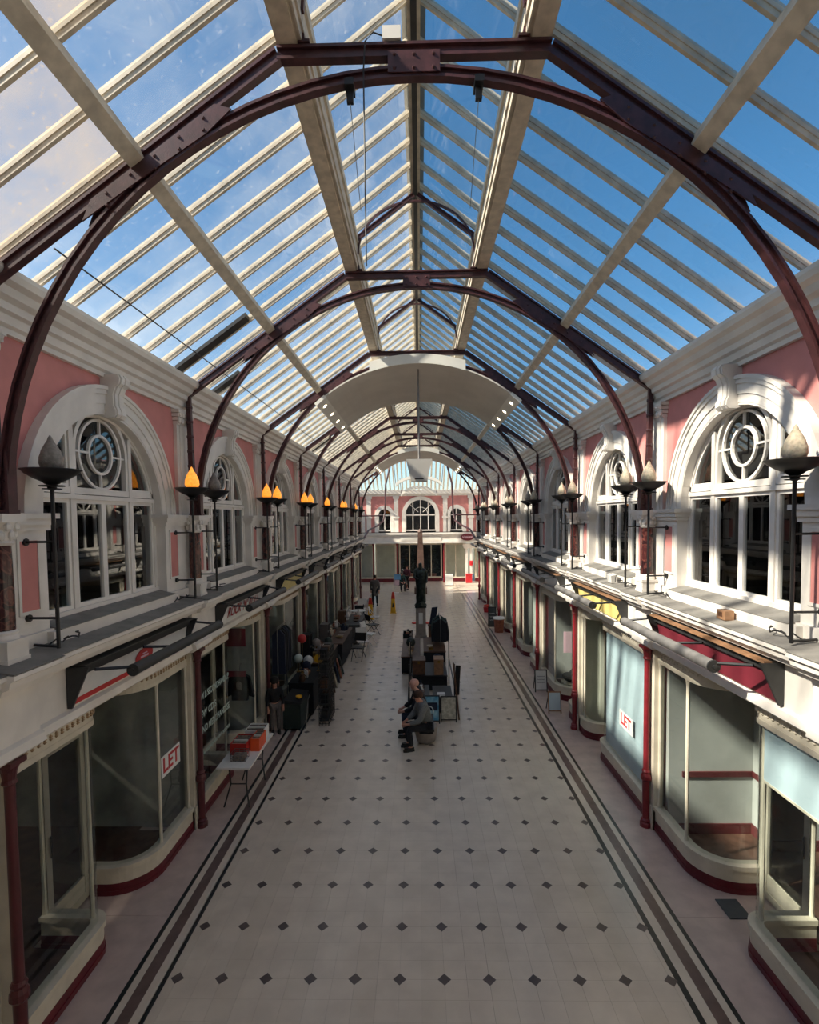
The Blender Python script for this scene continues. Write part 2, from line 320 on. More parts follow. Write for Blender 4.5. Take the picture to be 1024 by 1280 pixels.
# ---- side walls ----------------------------------------------------
WX, AX, PX, GX = 3.62, 3.56, 3.55, 3.72       # pink wall, archivolt, pier, window planes
SPR, RI, RO = 4.87, 1.17, 1.45
CORN = [(3.66, 6.44), (3.57, 6.44), (3.57, 6.49), (3.53, 6.51), (3.515, 6.58), (3.47, 6.60), (3.46, 6.66), (3.40, 6.69), (3.37, 6.75), (3.31, 6.78), (3.29, 6.83), (3.29, 6.87), (3.66, 6.89)]
LEDGE = [(3.8, 3.685), (3.20, 3.605), (3.20, 3.57), (3.235, 3.55), (3.245, 3.50), (3.30, 3.48), (3.32, 3.43), (3.45, 3.41), (3.45, 2.96), (3.405, 2.94), (3.39, 2.87), (3.43, 2.85), (3.46, 2.82), (3.8, 2.82)]
bays = list(range(-2, NB))
WIN = []
def frame_strip(b, x0, x1, pts, wdt):   # a closed flat frame following a closed (y,z) outline, inset by wdt
    k = len(pts); cy = sum(p[0] for p in pts)/k; cz = sum(p[1] for p in pts)/k
    ins = []
    for i in range(k):
        p0, p1, p2 = pts[i-1], pts[i], pts[(i+1) % k]
        d1 = Vector((p1[0]-p0[0], p1[1]-p0[1])).normalized(); d2 = Vector((p2[0]-p1[0], p2[1]-p1[1])).normalized()
        n1 = Vector((-d1.y, d1.x)); n2 = Vector((-d2.y, d2.x)); h = (n1+n2)
        h = h.normalized() if h.length > 1e-6 else n1
        den = max(.35, h.dot(n1)); q = Vector(p1)+h*wdt/den; ins.append((q.x, q.y))
    n = len(b.v)
    for x in (x0, x1):
        b.v += [(x, y, z) for y, z in pts]; b.v += [(x, y, z) for y, z in ins]
    for i in range(k):
        j = (i+1) % k; o, u = n, n+2*k
        b.f += [(o+i, o+j, o+k+j, o+k+i), (u+i, u+j, u+k+j, u+k+i), (o+i, o+j, u+j, u+i), (o+k+i, o+k+j, u+k+j, u+k+i)]
def window_unit(n, s, yc, base_x, mirrored_mesh_key):
    t = Thing('window_%d' % n, kind='structure', base=(s*base_x, yc, 3.8), origin=(0, yc, 0)); K = mirrored_mesh_key
    def P(name, key, m, fn, parent=None): return t.add(name, cm((name+K+key,), M[m], fn, s), parent)
    def fr(b):
        b.ring_x(0, SPR, RI-.05, RI+.02, GX-.035, GX+.05, 0, PI, 24)
        for q in (-1, 1): b.box(GX-.035, GX+.05, q*RI-(.05 if q > 0 else -.0), q*RI+(0 if q > 0 else .05), 3.82, SPR)
        b.box(GX-.06, GX+.06, -RI, RI, 3.80, 3.87)
    P('frame', '', 'white', fr)
    P('transom', '', 'white', lambda b: b.box(GX-.055, GX+.04, -RI+.05, RI-.05, 5.04, 5.09).box(GX-.035, GX+.04, -RI+.05, RI-.05, 5.10, 5.17))
    for q in (-1, 1):
        top = SPR+math.sqrt((RI-.06)**2-.56**2)
        P('mullion', str(q), 'white', lambda b: b.box(GX-.04, GX+.04, q*.56-.035, q*.56+.035, 3.87, top))
    lights = [(-1.12, -.595), (-.525, -.0), (.0, .525), (.595, 1.12)]
    for i, (a, c) in enumerate(lights):
        P('casement_frame', str(i), 'whitegloss', lambda b: frame_strip(b, GX-.022, GX+.025, [(a, 3.87), (c, 3.87), (c, 5.04), (a, 5.04)], .042))
        P('pane', 'l%d' % i, 'winglass', lambda b: b.box(GX, GX+.006, a+.038, c-.038, 3.91, 5.0))
    for i, q in enumerate((-1, 1)):     # quarter lights
        pts = [(q*.595, 5.17)]; r = RI-.05
        a1 = math.asin((5.17-SPR)/r); a2 = math.acos(.595/r)
        for k in range(9): a = a1+(a2-a1)*k/8; pts.append((q*r*math.cos(a), SPR+r*math.sin(a)))
        if q < 0: pts = pts[::-1]
        P('quarter_light_frame', str(i), 'whitegloss', lambda b: frame_strip(b, GX-.02, GX+.025, pts, .032))
        P('pane', 'q%d' % i, 'winglass', lambda b: b.prism_x(pts, GX, GX+.006))
    cz = 5.57
    P('head_frame', '', 'white', lambda b: b.ring_x(0, cz, .475, .525, GX-.03, GX+.03, 0, PI, 20).box(GX-.03, GX+.03, -.525, -.475, 5.17, cz).box(GX-.03, GX+.03, .475, .525, 5.17, cz))
    hd = [(-.46, 5.17), (.46, 5.17)]+[(.46*math.cos(PI*k/14), cz+.46*math.sin(PI*k/14)) for k in range(15)]
    P('pane', 'h', 'winglass', lambda b: b.prism_x(hd, GX+.012, GX+.018))
    P('ring', 'o', 'whitegloss', lambda b: b.ring_x(0, cz, .383, .412, GX-.018, GX+.012, k=32))
    P('ring', 'i', 'whitegloss', lambda b: b.ring_x(0, cz, .205, .235, GX-.018, GX+.012, k=26))
    for k in range(4):
        c, q = [(1, 0), (0, 1), (-1, 0), (0, -1)][k]
        def sp(b, c=c, q=q):
            if c: b.box(GX-.014, GX+.012, min(c*.23, c*.48), max(c*.23, c*.48), cz-.011, cz+.011)
            else: b.box(GX-.014, GX+.012, -.011, .011, min(cz+q*.23, cz+q*.455) if q > 0 else cz-.40, max(cz+q*.23, cz+q*.455) if q > 0 else cz-.23)
        P('spoke', str(k), 'whitegloss', sp)
    return t
wn = 0
for s in (-1, 1):
    b = B()                                  # pink wall with the arched openings, and its upper continuation
    for i in bays:
        yc = T(i)+S/2; x0, x1 = s*WX, s*(WX+.22)
        N = 24
        for k in range(N):
            a0, a1 = PI*k/N, PI*(k+1)/N
            ya, za, yb2, zb = yc+RI*math.cos(a0), SPR+RI*math.sin(a0), yc+RI*math.cos(a1), SPR+RI*math.sin(a1)
            b.hexa([(x0, ya, za), (x0, yb2, zb), (x1, yb2, zb), (x1, ya, za), (x0, ya, 6.95), (x0, yb2, 6.95), (x1, yb2, 6.95), (x1, ya, 6.95)])
        for q in (-1, 1): b.box(x0, x1, *sorted((yc+q*RI, yc+q*S/2)), SPR, 6.95)
    wall = obj('wall_'+SIDE[s], b.mesh('wall', M['pink']), kind='structure')
    for i in range(-2, NB+1):                # piers below the springing
        y = T(i)
        hw = S/2-RI
        y0, y1 = (y-hw if i > -2 else y, y+hw if i < NB else y)
        b = B(); b.box(s*PX, s*(WX+.22), y0, y1, 3.6, 4.74)
        obj('pier', b.mesh('pier', M['white']), wall)
        b = B()
        for x, z0, z1 in ((PX-.03, 4.72, 4.77), (PX-.06, 4.77, 4.83), (PX-.085, 4.83, 4.88)): b.box(s*x, s*(WX+.22), y0-(PX-x), y1+(PX-x), z0, z1)
        obj('impost_moulding', b.mesh('impost', M['white']), wall)
        b = B(); b.box(s*(PX-.045), s*PX, y0, y1, 3.62, 3.78); obj('pier_plinth', b.mesh('plinth', M['white']), wall)
        for q in (-1, 1):
            a, c = sorted((y+q*.34, y+q*.56))
            if not (y0-.01 < a and c < y1+.01): continue
            b = B(); frame_strip(b, s*(PX-.012), s*(PX+.01), [(a-.03, 3.96), (c+.03, 3.96), (c+.03, 4.66), (a-.03, 4.66)], .03)
            obj('panel_moulding', b.mesh('panel_moulding', M['white']), wall)
            b = B(); b.box(s*(PX-.004), s*(PX+.005), a, c, 3.99, 4.63); obj('pink_panel', b.mesh('pink_panel', M['pink']), wall)
        if i >= -1:                          # thin upper pilaster with leafy capital
            b = B(); b.box(s*(WX-.05), s*WX, y-.2, y+.2, SPR, 6.22); b.box(s*(WX-.065), s*WX, y-.12, y+.12, SPR, 6.22)
            obj('pilaster', b.mesh('pilaster', M['white']), wall)
            def cap(q):
                for k in range(4):
                    e = .01+.016*k; q.box(s*(WX-.06-e), s*WX, y-.2-e, y+.2+e, 6.22+k*.055, 6.22+(k+1)*.055-.008)
                for k in range(5):
                    q.lathe([(.005, 0), (.028, .02), (.034, .06), (.012, .1)], (s*(WX-.085), y-.18+k*.09, 6.23), 6)
                    q.lathe([(.005, 0), (.03, .02), (.036, .05), (.012, .08)], (s*(WX-.10), y-.2+k*.1, 6.33), 6)
            b = B(); cap(b); obj('pilaster_capital', b.mesh('capital', M['white']), wall)
    for i in bays:
        yc = T(i)+S/2
        def arc(q):
            for r0, r1, x in ((RI-.005, RI+.09, AX+.015), (RI+.09, RI+.2, AX), (RI+.2, RI+.25, AX-.018), (RI+.25, RO+.01, AX-.035)): q.ring_x(0, SPR+.01, r0, r1, x, WX+.01, 0, PI, 28)
        obj('archivolt', cm(('archivolt', s), M['white'], arc, s), wall, (0, yc, 0))
        obj('window_reveal', cm(('reveal', s), M['white'], lambda q: q.ring_x(0, SPR, RI-.02, RI+.03, AX+.02, GX+.05, 0, PI, 24), s), wall, (0, yc, 0))
        def key(q):
            def col(pr, y0, y1):
                q.prism_y(pr, y0, y1)
            pr = [(WX, 6.47), (3.40, 6.47), (3.375, 6.43), (3.385, 6.37), (3.43, 6.33), (3.46, 6.25), (3.46, 6.12), (3.435, 6.07), (3.43, 6.02), (3.46, 5.985), (3.54, 5.98), (WX, 6.0)]
            q.prism_y(pr, -.085, .085)
            for a in (-.108, .088): q.prism_y([(x+.018, z) for x, z in pr], a, a+.02)
            q.prism_y([(x-.012, z) for x, z in pr], -.025, .025)
        obj('keystone', cm(('keystone', s), M['white'], key, s), wall, (0, yc, 0))
        obj('window_apron', cm(('apron', s), M['white'], lambda q: q.box(3.44, 3.8, -RI-.1, RI+.1, 3.60, 3.765).box(PX+.12, 3.8, -RI, RI, 3.765, 3.82), s), wall, (0, yc, 0))
        obj('window_sill', cm(('sill', s), M['lead'], lambda q: q.prism_y([(3.435, 3.765), (3.435, 3.775), (3.68, 3.83), (3.68, 3.765)], -RI+.001, RI-.001), s), wall, (0, yc, 0))
        if i >= -1:
            wn += 1; window_unit(wn, s, yc, GX, 'side%d' % s)
        else:
            b = B(); b.box(s*GX, s*(GX+.02), yc-RI, yc+RI, 3.8, SPR+RI); obj('shutter_board', b.mesh('shutter', M['room']), wall)
        b = B(); x0, x1 = s*(GX+.12), s*6.2     # dim room behind the window
        y0, y1 = yc-S/2+.05, yc+S/2-.05
        b.quad((x1, y0, 3.7), (x1, y1, 3.7), (x1, y1, 6.6), (x1, y0, 6.6)); b.quad((x0, y0, 3.7), (x1, y0, 3.7), (x1, y0, 6.6), (x0, y0, 6.6)); b.quad((x0, y1, 3.7), (x1, y1, 3.7), (x1, y1, 6.6), (x0, y1, 6.6))
        b.quad((x0, y0, 6.6), (x1, y0, 6.6), (x1, y1, 6.6), (x0, y1, 6.6)); b.quad((x0, y0, 3.71), (x1, y0, 3.71), (x1, y1, 3.71), (x0, y1, 3.71))
        obj('room_lining', b.mesh('room', M['room']), wall)
    b = B(); b.box(s*6.25, s*6.4, YB, YE, 2.8, 7.0); b.box(s*3.84, s*6.4, YB, YE, 6.85, 7.0)
    obj('upper_backing', b.mesh('backing', M['room']), wall)
    b = B(); b.prism_y([(s*x, z) for x, z in CORN], YB, YE); obj('trim_%d' % (1 if s < 0 else 2), b.mesh('cornice', M['white']), kind='structure')
    led = Thing('trim_%d' % (3 if s < 0 else 4), base=(s*3.5, YB, 2.82), origin=(0, 0, 0), kind='structure')
    led.part('ledge_moulding', M['white'], lambda q: q.prism_y([(s*x, z) for x, z in LEDGE], YB, YE))
    led.part('ledge_top', M['lead'], lambda q: q.prism_y([(s*3.56, 3.66), (s*3.195, 3.612), (s*3.195, 3.618), (s*3.56, 3.668)], YB, YE))
    for i in range(-1, NB+1):
        y = T(i); br = [(x-.06 if x < 3.7 else x, z) for x, z in LEDGE]
        y1 = y+.29 if i < NB else y
        led.part('pier_block', M['white'], lambda q: q.prism_y([(s*x, z) for x, z in br], y-.29, y1))
        led.part('block_top', M['lead'], lambda q: q.prism_y([(s*3.56, 3.672), (s*3.137, 3.614), (s*3.137, 3.621), (s*3.56, 3.68)], y-.29, y1))

# ---- back wall behind the viewpoint ---------------------------------
b = B(); b.box(-7, 7, YB-.25, YB, 0, 9.7); obj('wall_back', b.mesh('wall_back', M['white']), kind='structure')

# ---- glazed roof ------------------------------------------------------
roof = Thing('ceiling', base=(0, YB, 6.88), origin=(0, 0, 0), kind='structure')
EAVE, BEAM, RIDGE = (3.46, 6.885), (1.07, 8.575), (.0, 9.76)
LB = (1.03, 8.985)
NP = S/8
def slope_pt(a, b_, f): return (a[0]+(b_[0]-a[0])*f, a[1]+(b_[1]-a[1])*f)
MID = slope_pt(EAVE, BEAM, .5)
ncol = int(round((YE-YB)/NP))
first = int(round((2.6-YB)/NP))
rest = B()
for s in (-1, 1):
    for nm, p, q in (('lower', EAVE, MID), ('upper', MID, BEAM), ('lantern', LB, RIDGE)):
        def pane(b, p=p, q=q):
            dx, dz = q[0]-p[0], q[1]-p[1]; l = math.hypot(dx, dz); nx, nz = -dz/l*.004, dx/l*.004
            if nz < 0: nx, nz = -nx, -nz
            b.hexa([(p[0], .012, p[1]), (q[0], .012, q[1]), (q[0], NP-.012, q[1]), (p[0], NP-.012, p[1]), (p[0]+nx, .012, p[1]+nz), (q[0]+nx, .012, q[1]+nz), (q[0]+nx, NP-.012, q[1]+nz), (p[0]+nx, NP-.012, p[1]+nz)])
        me = cm(('pane', nm, s), M['roofglass'], pane, s)
        grimy = cm(('grimy_pane', nm, s), M['grimyglass'], pane, s)
        for k in range(ncol):
            y = YB+k*NP
            if first <= k < first+50: obj('pane', grimy if s < 0 and ((nm == 'lower' and 3.2 < y < 3.95) or (nm == 'upper' and 2.6 < y < 3.1)) else me, roof.e, tuple(roof.off[j]+(0, y, 0)[j] for j in range(3)))
            else:
                t = B(); pane(t); n = len(rest.v); rest.v += [(x*s, yy+y, z) for x, yy, z in t.v]; rest.f += [tuple(n+i for i in f) for f in t.f]
    for nm, p, q, w_, d_ in (('main', EAVE, BEAM, .030, .066), ('lantern', LB, RIDGE, .028, .06)):
        def bar(b, p=p, q=q, w_=w_, d_=d_):
            dx, dz = q[0]-p[0], q[1]-p[1]; l = math.hypot(dx, dz); nx, nz = -dz/l, dx/l
            if nz < 0: nx, nz = -nx, -nz
            A = [(p[0]-nx*d_, p[1]-nz*d_), (q[0]-nx*d_, q[1]-nz*d_), (q[0]+nx*.02, q[1]+nz*.02), (p[0]+nx*.02, p[1]+nz*.02)]
            b.prism_y(A, -w_/2, w_/2)
            A2 = [(p[0]-nx*.03, p[1]-nz*.03), (q[0]-nx*.03, q[1]-nz*.03), (q[0]-nx*.005, q[1]-nz*.005), (p[0]-nx*.005, p[1]-nz*.005)]
            b.prism_y(A2, -w_/2-.007, w_/2+.007)
        me = cm(('bar', nm, s), M['barcream'], bar, s)
        for k in range(ncol+1): obj('glazing_bar', me, roof.e, tuple(roof.off[j]+(0, YB+k*NP, 0)[j] for j in range(3)))
    pu = (2.17, 7.66)
    roof.part('purlin', M['barcream'], lambda b: b.hexa([(s*(pu[0]-.05), YB, pu[1]-.04), (s*(pu[0]+.05), YB, pu[1]-.11), (s*(pu[0]+.05), YE, pu[1]-.11), (s*(pu[0]-.05), YE, pu[1]-.04), (s*(pu[0]-.02), YB, pu[1]+.06), (s*(pu[0]+.08), YB, pu[1]), (s*(pu[0]+.08), YE, pu[1]), (s*(pu[0]-.02), YE, pu[1]+.06)]))
    bm_ = roof.part('lantern_beam', M['barcream'], lambda b: b.box(s*.88, s*1.06, YB, YE, 8.47, 8.97))
    for k, (x0, z0, z1) in enumerate(((.862, 8.47, 8.55), (.845, 8.55, 8.60), (.87, 8.68, 8.73), (.855, 8.86, 8.96))):
        b = B(); b.box(s*x0, s*.885, YB, YE, z0, z1); obj('beam_moulding', b.mesh('beam_moulding', M['barcream']), bm_)
    b = B(); b.box(s*.9, s*1.04, YB, YE, 8.455, 8.475); obj('beam_soffit', b.mesh('beam_soffit', M['barcream']), bm_)
obj('panes_beyond', rest.mesh('panes_beyond', M['roofglass']), roof.e, roof.off, kind='stuff')
rb = roof.part('ridge_beam', M['barcream'], lambda b: b.box(-.065, .065, YB, YE, 9.58, 9.76))
b = B(); b.box(-.03, .03, YB, YE, 9.55, 9.58); obj('ridge_batten', b.mesh('ridge_batten', M['charcoal']), rb)
b = B(); b.prism_y([(-.12, 9.74), (.12, 9.74), (0, 9.86)], YB, YE); obj('ridge_cap', b.mesh('ridge_cap', M['lead']), rb)
b = B(); b.tube([(-3.02, T(0)+.2, 7.08), (-3.02, YE, 7.08)], .008, 5); obj('conduit', b.mesh('conduit', M['charcoal']), roof.e, roof.off)
# dark vent flaps let into the lower left slope
for y, a, c in ((7.28, .04, .46), (8.6, .03, .22), (16.4, .05, .3)):
    p, q = slope_pt(EAVE, BEAM, a), slope_pt(EAVE, BEAM, c)
    b = B(); b.hexa([(-p[0], y, p[1]-.07), (-q[0], y, q[1]-.07), (-q[0], y+.17, q[1]-.07), (-p[0], y+.17, p[1]-.07), (-p[0], y, p[1]-.015), (-q[0], y, q[1]-.015), (-q[0], y+.17, q[1]-.015), (-p[0], y+.17, p[1]-.015)])
    obj('vent_flap', b.mesh('vent_flap', M['charcoal']), roof.e, roof.off)

# ---- iron trusses -------------------------------------------------------
def ibeam(d, wd, tf=.022, tw=.022):
    h = d/2; return [(-h, -wd/2), (-h, wd/2), (-h+tf, wd/2), (-h+tf, tw/2), (h-tf, tw/2), (h-tf, wd/2), (h, wd/2), (h, -wd/2), (h-tf, -wd/2), (h-tf, -tw/2), (-h+tf, -tw/2), (-h+tf, -wd/2)]
AR, AZ = 3.37, 4.87
def truss(i):
    y = T(i)
    t = Thing('iron_truss', 'maroon riveted arched iron truss '+TRN.get(i, 'midway between the two curved canopies'), 'truss', (0, y, AZ), (0, y, 0), 'arched iron trusses under the roof')
    t.add('collar', cm('collar', M['iron'], lambda b: b.sweep_xz([(-1.06, 8.40), (1.06, 8.40)], ibeam(.105, .075))))
    t.add('arch_rib', cm('arch_rib', M['iron'], lambda b: b.sweep_xz([(AR*math.cos(PI*k/40), AZ+(AR)*math.sin(PI*k/40)) for k in range(41)], ibeam(.088, .072))))
    for s in (-1, 1):
        rf = t.add('rafter', cm(('rafter', s), M['iron'], lambda b: b.sweep_xz([(3.47, 6.70), (1.05, 8.40)], ibeam(.105, .07)), s))
        def post(b):
            b.hexa([(3.40, -.045, AZ), (3.48, -.045, AZ), (3.48, .045, AZ), (3.40, .045, AZ), (3.435, -.03, 6.72), (3.495, -.03, 6.72), (3.495, .03, 6.72), (3.435, .03, 6.72)])
            b.box(3.30, 3.49, -.06, .06, AZ, AZ+.03)
            for k in range(5): b.lathe([(.05, 0), (.055, .02), (.05, .04)], (3.455+.002*k, 0, 5.6+k*.22), 8)
        t.add('post', cm(('post', s), M['iron'], post, s))
        def foot(b):
            b.box(3.325, 3.415, -.018, .018, AZ, AZ+.55); b.box(3.31, 3.33, -.05, .05, AZ+.02, AZ+.5)
            for k in range(5):
                for q in (-1, 1): b.lathe([(.014, 0), (.012, .012), (.004, .018)], (3.37, q*.02, AZ+.08+k*.09), 6)
        t.add('foot_plate', cm(('foot_plate', s), M['iron'], foot, s))
        def gus(b):
            for q in (-1, 1):
                yy = q*.032
                b.prism_y([(2.62, 7.16), (2.55, 7.32), (1.55, 8.02), (1.42, 7.98), (1.62, 7.80), (2.1, 7.50)], *sorted((yy, yy+q*.014)))
                for k in range(5):
                    f = k/4
                    for e in (.035, -.055): b.tube([(2.42-f*.78, yy+q*.012, 7.33+f*.55+e), (2.42-f*.78, yy+q*.026, 7.33+f*.55+e)], .016, 6, .008)
        t.add('gusset', cm(('gusset', s), M['iron'], gus, s))
        t.add('lantern_strut', cm(('lstrut', s), M['iron'], lambda b: b.sweep_xz([(.9, 8.92), (.03, 9.55)], ibeam(.06, .05, .012, .012)), s))
        t.add('lantern_brace', cm(('lbrace', s), M['iron'], lambda b: b.sweep_xz([(.86*math.cos(k/10*PI/2), 8.72+.74*math.sin(k/10*PI/2)) for k in range(11)], [(-.012, -.02), (-.012, .02), (.012, .02), (.012, -.02)]), s))
        t.add('bracket', cm(('brk', s), M['iron'], lambda b: b.prism_y([(.84, 8.47), (.89, 8.47), (.89, 8.72), (.865, 8.72)], -.02, .02).box(.80, .89, -.05, .05, 8.46, 8.48), s))
    def crown(b):
        for q in (-1, 1):
            b.box(-.2, .2, *sorted((q*.04, q*.05)), 8.215, 8.375)
            for x in (-.15, 0, .15):
                for z in (8.245, 8.345): b.tube([(x, q*.049, z), (x, q*.064, z)], .016, 6, .008)
    t.add('crown_plate', cm('crown', M['iron'], crown))
TRN = {0: 'carrying the junction box and its dangling cable', 1: 'between the junction box truss and the box-hanging canopy', 2: 'at the open end of the canopy with the hanging box', 3: 'behind the canopy with the hanging box',
       6: 'at the open end of the canopy by the crossing', 7: 'standing at the edge of the crossing'}
for i in range(0, NB+1): truss(i)

# ---- marble columns, lamps, iron shop columns --------------------------------
def column(i, s):
    y = T(i); cx = 3.44
    t = Thing('marble_column', 'dark red marble column on white pedestal, '+pier(s, i), 'column', (s*cx, y, 3.62), (0, y, 0), 'marble columns on the %s ledge' % LT[s])
    t.add('pedestal', cm(('ped', s), M['white'], lambda b: b.box(cx-.115, cx+.11, -.115, .115, 3.60, 3.83).box(cx-.128, cx+.11, -.128, .128, 3.80, 3.835).box(cx-.124, cx+.11, -.124, .124, 3.60, 3.68), s))
    t.add('base', cm(('cbase', s), M['white'], lambda b: b.lathe([(.11, 3.835), (.11, 3.86), (.1, 3.875), (.105, 3.895), (.088, 3.91)], (cx, 0, 0), 16), s, True))
    t.add('shaft', cm(('shaft', s), M['marble'], lambda b: b.lathe([(.084, 3.91), (.086, 4.2), (.078, 4.62)], (cx, 0, 0), 16), s, True))
    def cap(b):
        b.lathe([(.09, 4.61), (.105, 4.63), (.09, 4.65), (.1, 4.72), (.13, 4.80)], (cx, 0, 0), 12); b.box(cx-.135, cx+.11, -.13, .13, 4.80, 4.868)
        for k in range(8):
            a = 2*PI*k/8; b.lathe([(.008, 0), (.026, .03), (.03, .06), (.01, .09)], (cx+.1*math.cos(a), .1*math.sin(a), 4.65), 6)
            b.lathe([(.008, 0), (.028, .02), (.03, .05), (.01, .075)], (cx+.12*math.cos(a+.4), .12*math.sin(a+.4), 4.725), 6)
    t.add('capital', cm(('ccap', s), M['white'], cap, s))
LX = 3.275
def lamp(i, s, d, kind):
    y = T(i)+d*.41
    state = {'lit': 'glowing amber', 'grey': 'unlit grey', 'pale': 'unlit cream'}[kind]
    t = Thing('torch_lamp', 'black torch lamp with %s shade %s' % (state, pier(s, i)), 'lamp', (s*LX, y, 3.645), (0, y, 0), '%s torch lamps on the %s ledge' % (state, LT[s]))
    t.add('pole', cm(('lpole', s), M['black'], lambda b: b.tube([(LX, 0, 3.655), (LX, 0, 5.1)], .017, 8), s))
    t.add('foot', cm(('lfoot', s), M['black'], lambda b: b.tube([(LX, 0, 3.67), (3.50, 0, 3.685)], .013, 6), s))
    for z in (4.62, 3.93): t.add('arm', cm(('larm', s, z), M['black'], lambda b: b.tube([(LX, 0, z), (3.545, 0, z)], .012, 6).tube([(3.525, 0, z), (3.55, 0, z)], .034, 8), s))
    bw = t.add('bowl', cm(('lbowl', s), M['black'], lambda b: b.lathe([(.02, 5.08), (.035, 5.09), (.04, 5.13), (.06, 5.14), (.075, 5.155), (.14, 5.185), (.20, 5.225), (.232, 5.26), (.245, 5.262), (.236, 5.252), (.19, 5.212)][:9]+[(.23, 5.268), (.15, 5.255), (.05, 5.25)], (LX, 0, 0), 20), s, True))
    obj('bowl_ring', cm(('lring', s), M['black'], lambda b: b.lathe([(.10, 5.115), (.105, 5.12), (.10, 5.125)], (LX, 0, 0), 16).lathe([(.075, 5.09), (.08, 5.094), (.075, 5.098)], (LX, 0, 0), 12), s), bw)
    def fl(b):
        n = len(b.v); k = 20; prof = [(.06, 5.255), (.085, 5.28), (.098, 5.32), (.094, 5.37), (.075, 5.43), (.05, 5.48), (.026, 5.52), (.018, 5.545), (.004, 5.57)]
        for j, (r, z) in enumerate(prof):
            for a in range(k):
                th = 2*PI*a/k+j*.22; rr = r*(1+.07*math.cos(th*5)); b.v.append((LX+rr*math.cos(th), rr*math.sin(th), z))
        for j in range(len(prof)-1):
            for a in range(k): c = (a+1) % k; b.f.append((n+j*k+a, n+j*k+c, n+(j+1)*k+c, n+(j+1)*k+a))
        b.f.append(tuple(n+a for a in range(k))); b.f.append(tuple(n+(len(prof)-1)*k+a for a in range(k)))
    fm = {'lit': 'flamelit', 'grey': 'flamegrey', 'pale': 'flame'}[kind]
    t.add('flame_shade', cm(('lflame', s, kind), M[fm], fl, s, True))
LITL = {(0, 1): 'grey', (1, -1): 'lit', (1, 1): 'grey', (2, -1): 'lit', (2, 1): 'lit', (3, -1): 'lit', (3, 1): 'lit', (4, -1): 'lit', (4, 1): 'grey', (5, -1): 'lit', (5, 1): 'lit', (6, -1): 'grey', (6, 1): 'lit', (7, -1): 'grey'}
def shop_column(i, s):
    y = T(i); cx = 3.455
    t = Thing('iron_shop_column', 'slender red iron floor column '+pier(s, i), 'column', (s*cx, y, 0), (0, y, 0), 'cast iron columns along the %s shops' % LT[s])
    t.add('shaft', cm(('scol', s), M['red'] if s > 0 else M['redshaded'], lambda b: b.lathe([(.05, .12), (.055, .75), (.045, .9), (.042, 2.62)], (cx, 0, 0), 12), s, True))
    t.add('base', cm(('sbase', s), M['red'] if s > 0 else M['redshaded'], lambda b: b.lathe([(.085, 0), (.085, .06), (.07, .08), (.075, .11), (.055, .13)], (cx, 0, 0), 12).lathe([(.06, .72), (.08, .75), (.075, .80), (.055, .84), (.066, .87), (.05, .9)], (cx, 0, 0), 12), s))
    t.add('capital', cm(('scap', s), M['red'] if s > 0 else M['redshaded'], lambda b: b.lathe([(.042, 2.6), (.06, 2.62), (.05, 2.65), (.06, 2.72), (.085, 2.78)], (cx, 0, 0), 12).box(cx-.09, cx+.09, -.09, .09, 2.775, 2.818), s))
for i in range(0, NB+1):
    for s in (-1, 1):
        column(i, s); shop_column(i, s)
        for d in (-1, 1):
            if (i == 0 and d < 0) or (i == NB and d > 0): continue
            lamp(i, s, d, 'pale' if s > 0 else LITL[(i, d)])

# ---- shopfronts ---------------------------------------------------------------
GLX = 3.60
def bay_paths(a, b_, c, d, r):
    r1 = .16
    p1 = [(GLX, a)]+[(GLX+r1-r1*math.cos(k/6*PI/2), b_-r1+r1*math.sin(k/6*PI/2)) for k in range(7)]+[(4.3, b_)]
    p2 = [(4.3, c), (GLX+r, c)]+[(GLX+r-r*math.sin(k/10*PI/2), c+r-r*math.cos(k/10*PI/2)) for k in range(1, 11)]+[(GLX, d)]
    p2[1] = (GLX+r, c)
    return p1, p2
SHOPS = {
    (-1, 0): dict(w=(.14, 1.42, 2.24, 3.6, .46), wall='shopdark', lab='empty shopfront with a LET board and a white sign striped red'),
    (-1, 1): dict(w=(.14, 1.75, 2.70, 3.6, .42), wall='shopdark', lab='record shopfront with pale lettering on the glass and a black shirt'),
    (-1, 2): dict(w=(.14, .62, 1.55, 3.6, .42), wall='shopdark', lab='dark shopfront behind the bric-a-brac stall with blank cream sign'),
    (1, 0): dict(w=(.14, 1.42, 2.28, 3.6, .48), wall='shopwall', lab='empty shopfront with curved corner glass and crimson sign'),
    (1, 1): dict(w=(.14, 2.38, 3.10, 3.6, .30), wall='sage', lab='shopfront with pale blue blanked window, LET board and yellow sign'),
    (1, 2): dict(w=(.14, .85, 1.75, 3.6, .45), wall='shopwall', lab='shopfront with a pink poster and a dark display bowl'),
    (1, 3): dict(w=(.14, 1.5, 2.35, 3.6, .40), wall='shopwall', lab='shopfront with pale green blanked window beside a small plant'),
}
